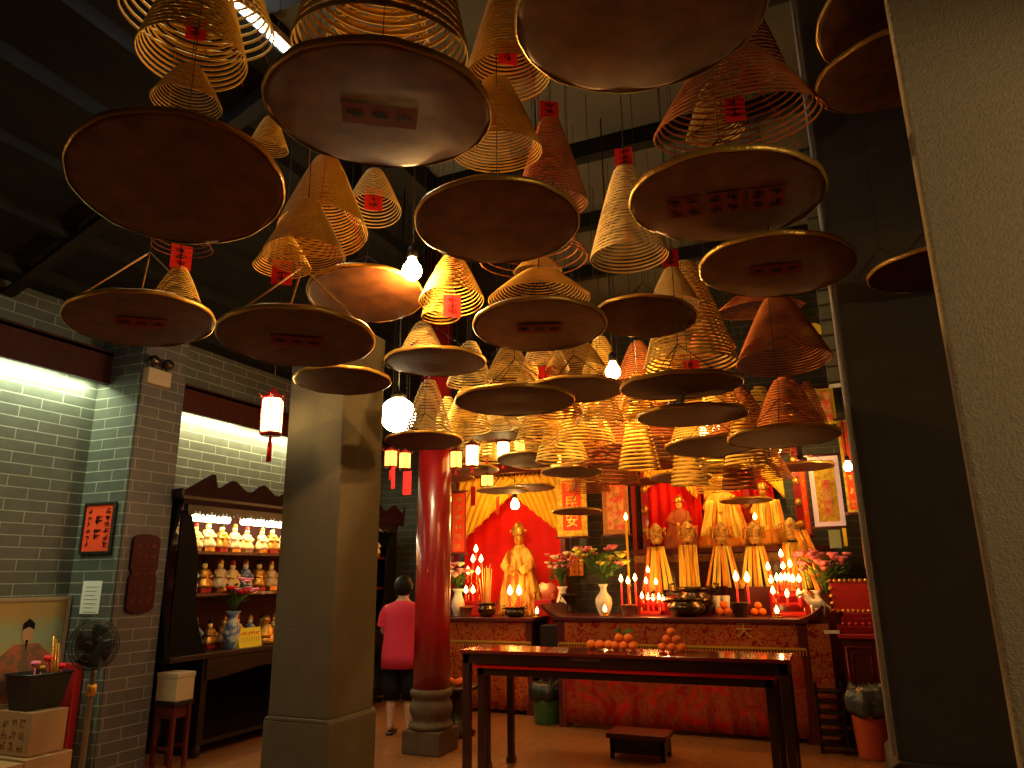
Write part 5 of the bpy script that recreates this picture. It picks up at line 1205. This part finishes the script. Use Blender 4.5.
FC=[(395,467,432,46,6.0,'first behind the red column','coil'),(402,497,428,44,6.4,'above the pale small tray','coilp'),(398,545,440,54,6.0,'left of three below the second bulb','coil'),(396,585,445,58,5.8,'middle of three below the second bulb','coil'),(402,622,448,52,6.1,'right of three below the second bulb','coilr'),(412,562,462,50,7.0,'behind the left one below the second bulb','coil'),(410,605,466,46,7.2,'behind the middle one below the second bulb','coilr'),(395,655,440,50,6.4,'under the tray right of the second bulb','coilr'),(400,700,440,54,6.0,'right over the left red backdrop','coil'),(396,742,436,62,5.6,'behind the large brown coil','coilr'),(386,790,428,66,5.2,'under the large brown coil','coilr'),(402,668,462,44,7.0,'left over the pale idol','coilr'),(410,640,470,40,7.4,'over the faded scroll','coil'),(418,520,456,40,7.2,'over the gold lanterns','coilp'),(405,725,470,44,7.0,'over the ribboned idol','coil'),(455,715,492,44,7.6,'low before the ribboned idol','coil'),(452,770,480,44,7.2,'low before the right idol','coilr'),(395,765,450,48,6.4,'between the brown coils and the banner','coil'),(400,480,452,38,7.2,'behind the first one by the column','coilp'),(350,640,382,46,6.4,'behind the second bulb at the right','coilr'),(345,602,378,40,6.8,'behind the second bulb at the left','coil'),(352,664,398,44,6.2,'between the second bulb and the long golden coil','coil'),(385,532,430,38,6.8,'over the dark middle trays','coilp'),(470,590,492,40,8.0,'lowest before the faded scroll','coilr'),(350,470,385,44,5.8,'just right of the column tray','coilp'),
(405,447,445,36,6.9,'half behind the red column','coil'),(420,462,462,34,7.5,'low beside the red column','coilp'),(415,498,462,42,7.6,'low over the gold lanterns','coil'),(408,540,468,40,7.7,'low over the yellow curtains','coilp'),(425,583,482,42,7.9,'low before the tall character scroll','coil'),(425,620,484,38,7.8,'low right of the tall character scroll','coilr'),(405,648,460,42,7.2,'just left of the left red backdrop','coilp'),(425,690,486,36,8.0,'deep before the pale idol','coil'),(410,748,466,44,7.5,'deep before the right idol','coil'),(425,740,490,34,8.1,'lowest between the two ribboned idols','coilr'),(380,600,424,46,5.4,'just under the second bulb','coilp'),(382,640,424,44,5.7,'right under the second bulb','coil'),(375,560,416,42,5.5,'left under the second bulb','coilr'),(380,722,420,46,5.3,'between the golden and the large brown coil','coil'),(408,772,455,40,7.1,'deep left of the pale banner','coilr'),(390,812,430,34,6.5,'before the upper picture panel','coilr'),(370,530,410,40,5.9,'behind the dark middle tray','coil'),(345,690,392,44,6.6,'behind the tray right of the second bulb','coilr')]
for a,x,y,w,D,lb,m in FC:
    coil(a-8,x,y,w*1.08,D,'golden incense coil crowded over the altars, '+lb,'small',m,None,None,gf,wire=True)

# ================================================================ LAMPS
def bulb(label,px,py,D,r,e,col=(1,.54,.16),zc=None):
    p=atd(px,py,D); t=thing('hanging_bulb',label,'bulb',tuple(p))
    b=MB(); b.lathe([(.001,-r),(r*.5,-r*.87),(r*.87,-r*.5),(r,0),(r*.87,r*.5),(r*.6,r*.85),(r*.42,r*1.3),(r*.4,r*1.5)],p,20,closed=False); b.build('glass_bulb','lampw',t)
    MB().lathe([(r*.45,r*1.4),(r*.55,r*1.5),(r*.5,r*2.3),(r*.2,r*2.7)],p,14).build('socket','black',t)
    MB().tube([(p.x,p.y,p.z+r*2.6),(p.x,p.y,ceil_z(p.x))],.006,6).build('cable','black',t)
    plight('bulb_light',(p.x,p.y,p.z-r*1.25),e,col,r*.3); return p
bulb('bare glowing bulb hanging at the left centre in front of the orange lit tray',412,271,3.9,.055,62)
bulb('bare glowing bulb hanging at the centre between the dark trays',613,372,5.6,.06,75)
bulb('small glowing bulb hanging before the yellow curtains of the niche',515,505,8.7,.055,34,(1,.5,.12))
bulb('small glowing bulb by the long narrow vertical banner on the right',848,467,6.9,.042,12,(1,.6,.2))
# globe lamp, sphere enlarged to stand in for its glare
p=atd(398,415,6.3); t=thing('globe_lamp','very bright white globe lamp between the square pillar and the red column','lamp',tuple(p))
MB().ball(p,.155,24).build('globe',emis('globe_glow',(1,.86,.55),40),t); MB().tube([(p.x,p.y,p.z+.12),(p.x,p.y,ceil_z(p.x))],.007,6).build('cable','black',t); MB().lathe([(.06,.14),(.07,.17),(.03,.21)],p,16).build('cap','iron',t)
plight('globe_light',(p.x+.02,p.y-.20,p.z-.05),34,(1,.74,.32),.05)
plight('globe_light',(p.x+.20,p.y+.02,p.z+.02),18,(1,.70,.28),.05)
# lanterns
def lantern(label,px,py,D,w,h,glow,tas,grp=None,e=0):
    p=atd(px,py,D); t=thing('palace_lantern',label,'lantern',tuple(p),grp)
    MB().lathe([(w*.42,-h*.5),(w*.5,-h*.42),(w*.5,h*.42),(w*.42,h*.5)],p,6).build('glowing_body',glow,t)
    b=MB()
    for k in range(6):
        a=k*PI/3; b.tube([(p.x+w*.52*math.cos(a),p.y+w*.52*math.sin(a),p.z-h*.5),(p.x+w*.52*math.cos(a),p.y+w*.52*math.sin(a),p.z+h*.5)],w*.03,5); b.tube([(p.x+w*.52*math.cos(a),p.y+w*.52*math.sin(a),p.z+h*.5),(p.x+w*.68*math.cos(a),p.y+w*.68*math.sin(a),p.z+h*.6)],w*.03,5)
    b.lathe([(w*.5,-h*.56),(w*.56,-h*.5),(w*.5,-h*.46)],p,6); b.lathe([(w*.56,h*.48),(w*.5,h*.55),(w*.2,h*.68),(w*.06,h*.8)],p,6); b.build('frame','redlac',t)
    MB().lathe([(w*.03,-h*.56),(w*.07,-h*.62),(w*.06,-h*.7),(w*.10,-h*.76),(w*.12,-h*.56-tas)],p,10).build('tassel','tag',t)
    MB().tube([(p.x,p.y,p.z+h*.75),(p.x,p.y,ceil_z(p.x))],.003,4).build('cord','wire',t)
    if e: plight('lantern_light',(p.x,p.y-w*.9,p.z),e,(1,.6,.2),.04)
    return t
lantern('bright red framed hexagonal lantern with a long red tassel, left of the square pillar',272,416,5.0,.145,.25,'lantern',.18,None,10)
gl='gold palace lanterns before the left niche'
for i,(px,py,D,w,h,gg) in enumerate(((391,459,6.9,.13,.15,'lanterny'),(405,461,6.9,.12,.15,'lanterny'),(456,460,7.4,.13,.17,'lanterny'),(472,456,7.6,.15,.22,'lantern'),(487,450,7.8,.12,.16,'lanterny'),(503,452,7.4,.14,.2,'lantern'),(519,449,7.6,.13,.18,'lanterny'),(487,481,8.0,.15,.12,'lanterny'),(556,462,7.9,.12,.16,'lanterny'),(704,430,6.4,.075,.14,'lantern'),(716,432,6.4,.065,.12,'lantern'))):
    lantern('gold hexagonal lantern, '+['left of two behind the square pillar','right of two, nearest the red column on its left','first right of the red column','brightest one, second right of the red column','third right of the red column','fourth right of the red column','fifth right of the red column','lowest one, over the yellow curtains','above the tall character scroll','left of the bright pair under the second bulb\'s right tray','right of the bright pair under the second bulb\'s right tray'][i],px,py,D,w,h,gg,.12 if i<2 else .06,gl)
for i,(px,py,D) in enumerate(((393,478,6.8),(407,484,6.8),(473,497,8.2))):
    p=atd(px,py,D); t=thing('red_ribbon_tag',['thin red ribbon under the left gold lantern behind the pillar','wide red ribbon under the right gold lantern behind the pillar','red ribbon hanging right of the red column'][i],'ribbon',tuple(p)); w=(.02,.045,.03)[i]; MB().box(p.x-w,p.y,p.z-.10,p.x+w,p.y+.004,p.z+.12).build('ribbon','tag',t); MB().tube([(p.x,p.y+.002,p.z+.12),(p.x,p.y+.002,ceil_z(p.x))],.002,4).build('thread','wire',t)
# ceiling fluorescent
a=atz(222,-8,5.15);b_=atz(290,53,5.15); a=Vector((-3.0,a.y-.5,5.16)); 
q0=atz(205,-22,5.16); q1=atz(290,53,5.16); xm=(q0.x+q1.x)/2
t=thing('ceiling_tube_light','cool white fluorescent tube on the dark ceiling at the upper left','light',(xm,(q0.y+q1.y)/2,5.16))
ya,yb=q0.y-.3,q1.y; ym=ya+(yb-ya)*.78
MB().tube([(xm,ya,5.16),(xm,ym-.02,5.16)],.019,10).tube([(xm,ym+.03,5.16),(xm,yb,5.16)],.017,10).build('tube','tubeb',t)
MB().box(xm-.04,ya-.04,5.19,xm+.04,yb+.04,5.24).build('housing','cream',t)
MB().tube([(xm,(ya+yb)/2,5.24),(xm,(ya+yb)/2,5.38)],.01).build('hanger','wire',t)
alight('ceiling_tube',(xm+.0,(ya+yb)/2,5.12),14,(.8,.9,1),.05,1.2,(0,0,0))
# far ornament: gilt shrine crown (over right altar)
t=thing('shrine_canopy','gilt and coloured carved canopy high over the right altar','canopy',(-.9,8.9,3.2))
cz=aty(720,400,8.9).z
b=MB(); rs=random.Random(5)
for k in range(46):
    x=-1.75+k*.038; 
    for j in range(3): b.ball((x+rs.uniform(-.02,.02),8.88+rs.uniform(-.03,.03),3.25+.14*j+rs.uniform(-.03,.03)+.14*math.cos((x+.95)*2.2)),rs.uniform(.02,.045),7)
b.build('carving','gold',t)
MB().box(-2.2,8.86,3.12,.2,8.98,3.24).build('beam','redlac',t,bevel=.01)
for i,(px,py,mm) in enumerate(((792,305,'redcloth'),(800,305,'yelcloth'))): pass
p=aty(818,340,8.4); 
p=atd(813,335,6.8); t=thing('yellow_fan_ornament','small yellow fan ornament high beside the right brick wall','ornament',tuple(p)); b=MB(); b.prism([(p.x+.11*math.cos(a*PI/10),p.z+.12*math.sin(a*PI/10)) for a in range(11)],'y',p.y,p.y+.01); b.build('fan','yellow',t); MB().tube([(p.x,p.y,p.z+.1),(p.x,p.y,ceil_z(p.x))],.002,4).build('thread','wire',t)
# added altar fill: unseen bulbs put over the idols to brighten the shrines
for i,(x,y,z,e,c) in enumerate(((-4.1,8.9,2.75,13,(1,.36,.05)),(-1.9,8.75,2.95,14,(1,.24,.04)),(-1.15,8.75,2.95,26,(1,.58,.12)),(-.4,8.75,2.95,24,(1,.60,.16)))):
    t=thing('shrine_fill_bulb','added unseen fill bulb under the canopy, '+['over the golden robed idol','over the pale idol','over the ribboned idol','over the right idol'][i],'bulb',(x,y,z)); MB().ball((x,y,z),.022,12).build('glass','lampw',t); MB().tube([(x,y,z+.02),(x,y,3.15 if i else ceil_z(x))],.005,5).build('cable','black',t); plight('shrine_fill_light',(x,y-.06,z-.03),e,c,.03)
# candle glow
for (px,py,y,e) in ((650,585,8.35,7),(787,575,8.25,9),(628,578,8.2,4),(742,576,8.2,4),(474,575,8.6,6),(514,588,8.5,6)):
    p=aty(px,py,y); plight('candle_glow',(p.x,y-.04,p.z),e*1.4,(1,.32,.05),.05)
# added fill: unseen bulb put near the entrance to brighten the left side
for i,(x,y,z,e,c) in enumerate(((-4.6,.6,2.7,5,(1,.66,.34)),)):
    t=thing('entrance_fill_bulb','added unseen fill bulb near the temple entrance','bulb',(x,y,z)); MB().ball((x,y,z),.05,14).build('glass','lampw',t); MB().tube([(x,y,z+.05),(x,y,ceil_z(x))],.005,5).build('cable','black',t); plight('entrance_fill_light',(x,y,z-.08),e,c,.05)
sp=bpy.data.lights.new('fill_spot_beam','SPOT'); sp.energy=42; sp.color=(1,.72,.36); sp.spot_size=R(95); sp.spot_blend=.6; sp.shadow_soft_size=.04  # unseen spot lamp added to brighten the pale right pillar
so=bpy.data.objects.new('fill_spot_beam',sp); COL.objects.link(so); so.location=(1.75,.85,2.45); so.rotation_euler=(Vector((.62,2.36,2.0))-Vector(so.location)).to_track_quat('-Z','Y').to_euler()
t=thing('fill_spot','added unseen black spotlight aimed at the pale beige pillar','fill_spot',(1.75,.80,2.5)); dv=(Vector((.62,2.36,2.0))-Vector(so.location)).normalized(); MB().tube([Vector(so.location)-dv*.16,Vector(so.location)-dv*.02],[.05,.06],14,caps=False).build('housing','black',t); MB().tube([Vector(so.location)-dv*.1,(1.72,.72,2.7),(1.72,.72,5.38)],.01).build('stem','black',t)
w=bpy.data.worlds.new('world'); bpy.context.scene.world=w; w.use_nodes=True; w.node_tree.nodes['Background'].inputs[0].default_value=(.9,.7,.45,1); w.node_tree.nodes['Background'].inputs[1].default_value=.02
sc=bpy.context.scene; sc.view_settings.view_transform='Standard'; sc.view_settings.look='None'; sc.view_settings.exposure=0.0
for o in bpy.data.objects:
    if '_w' in o: del o['_w']
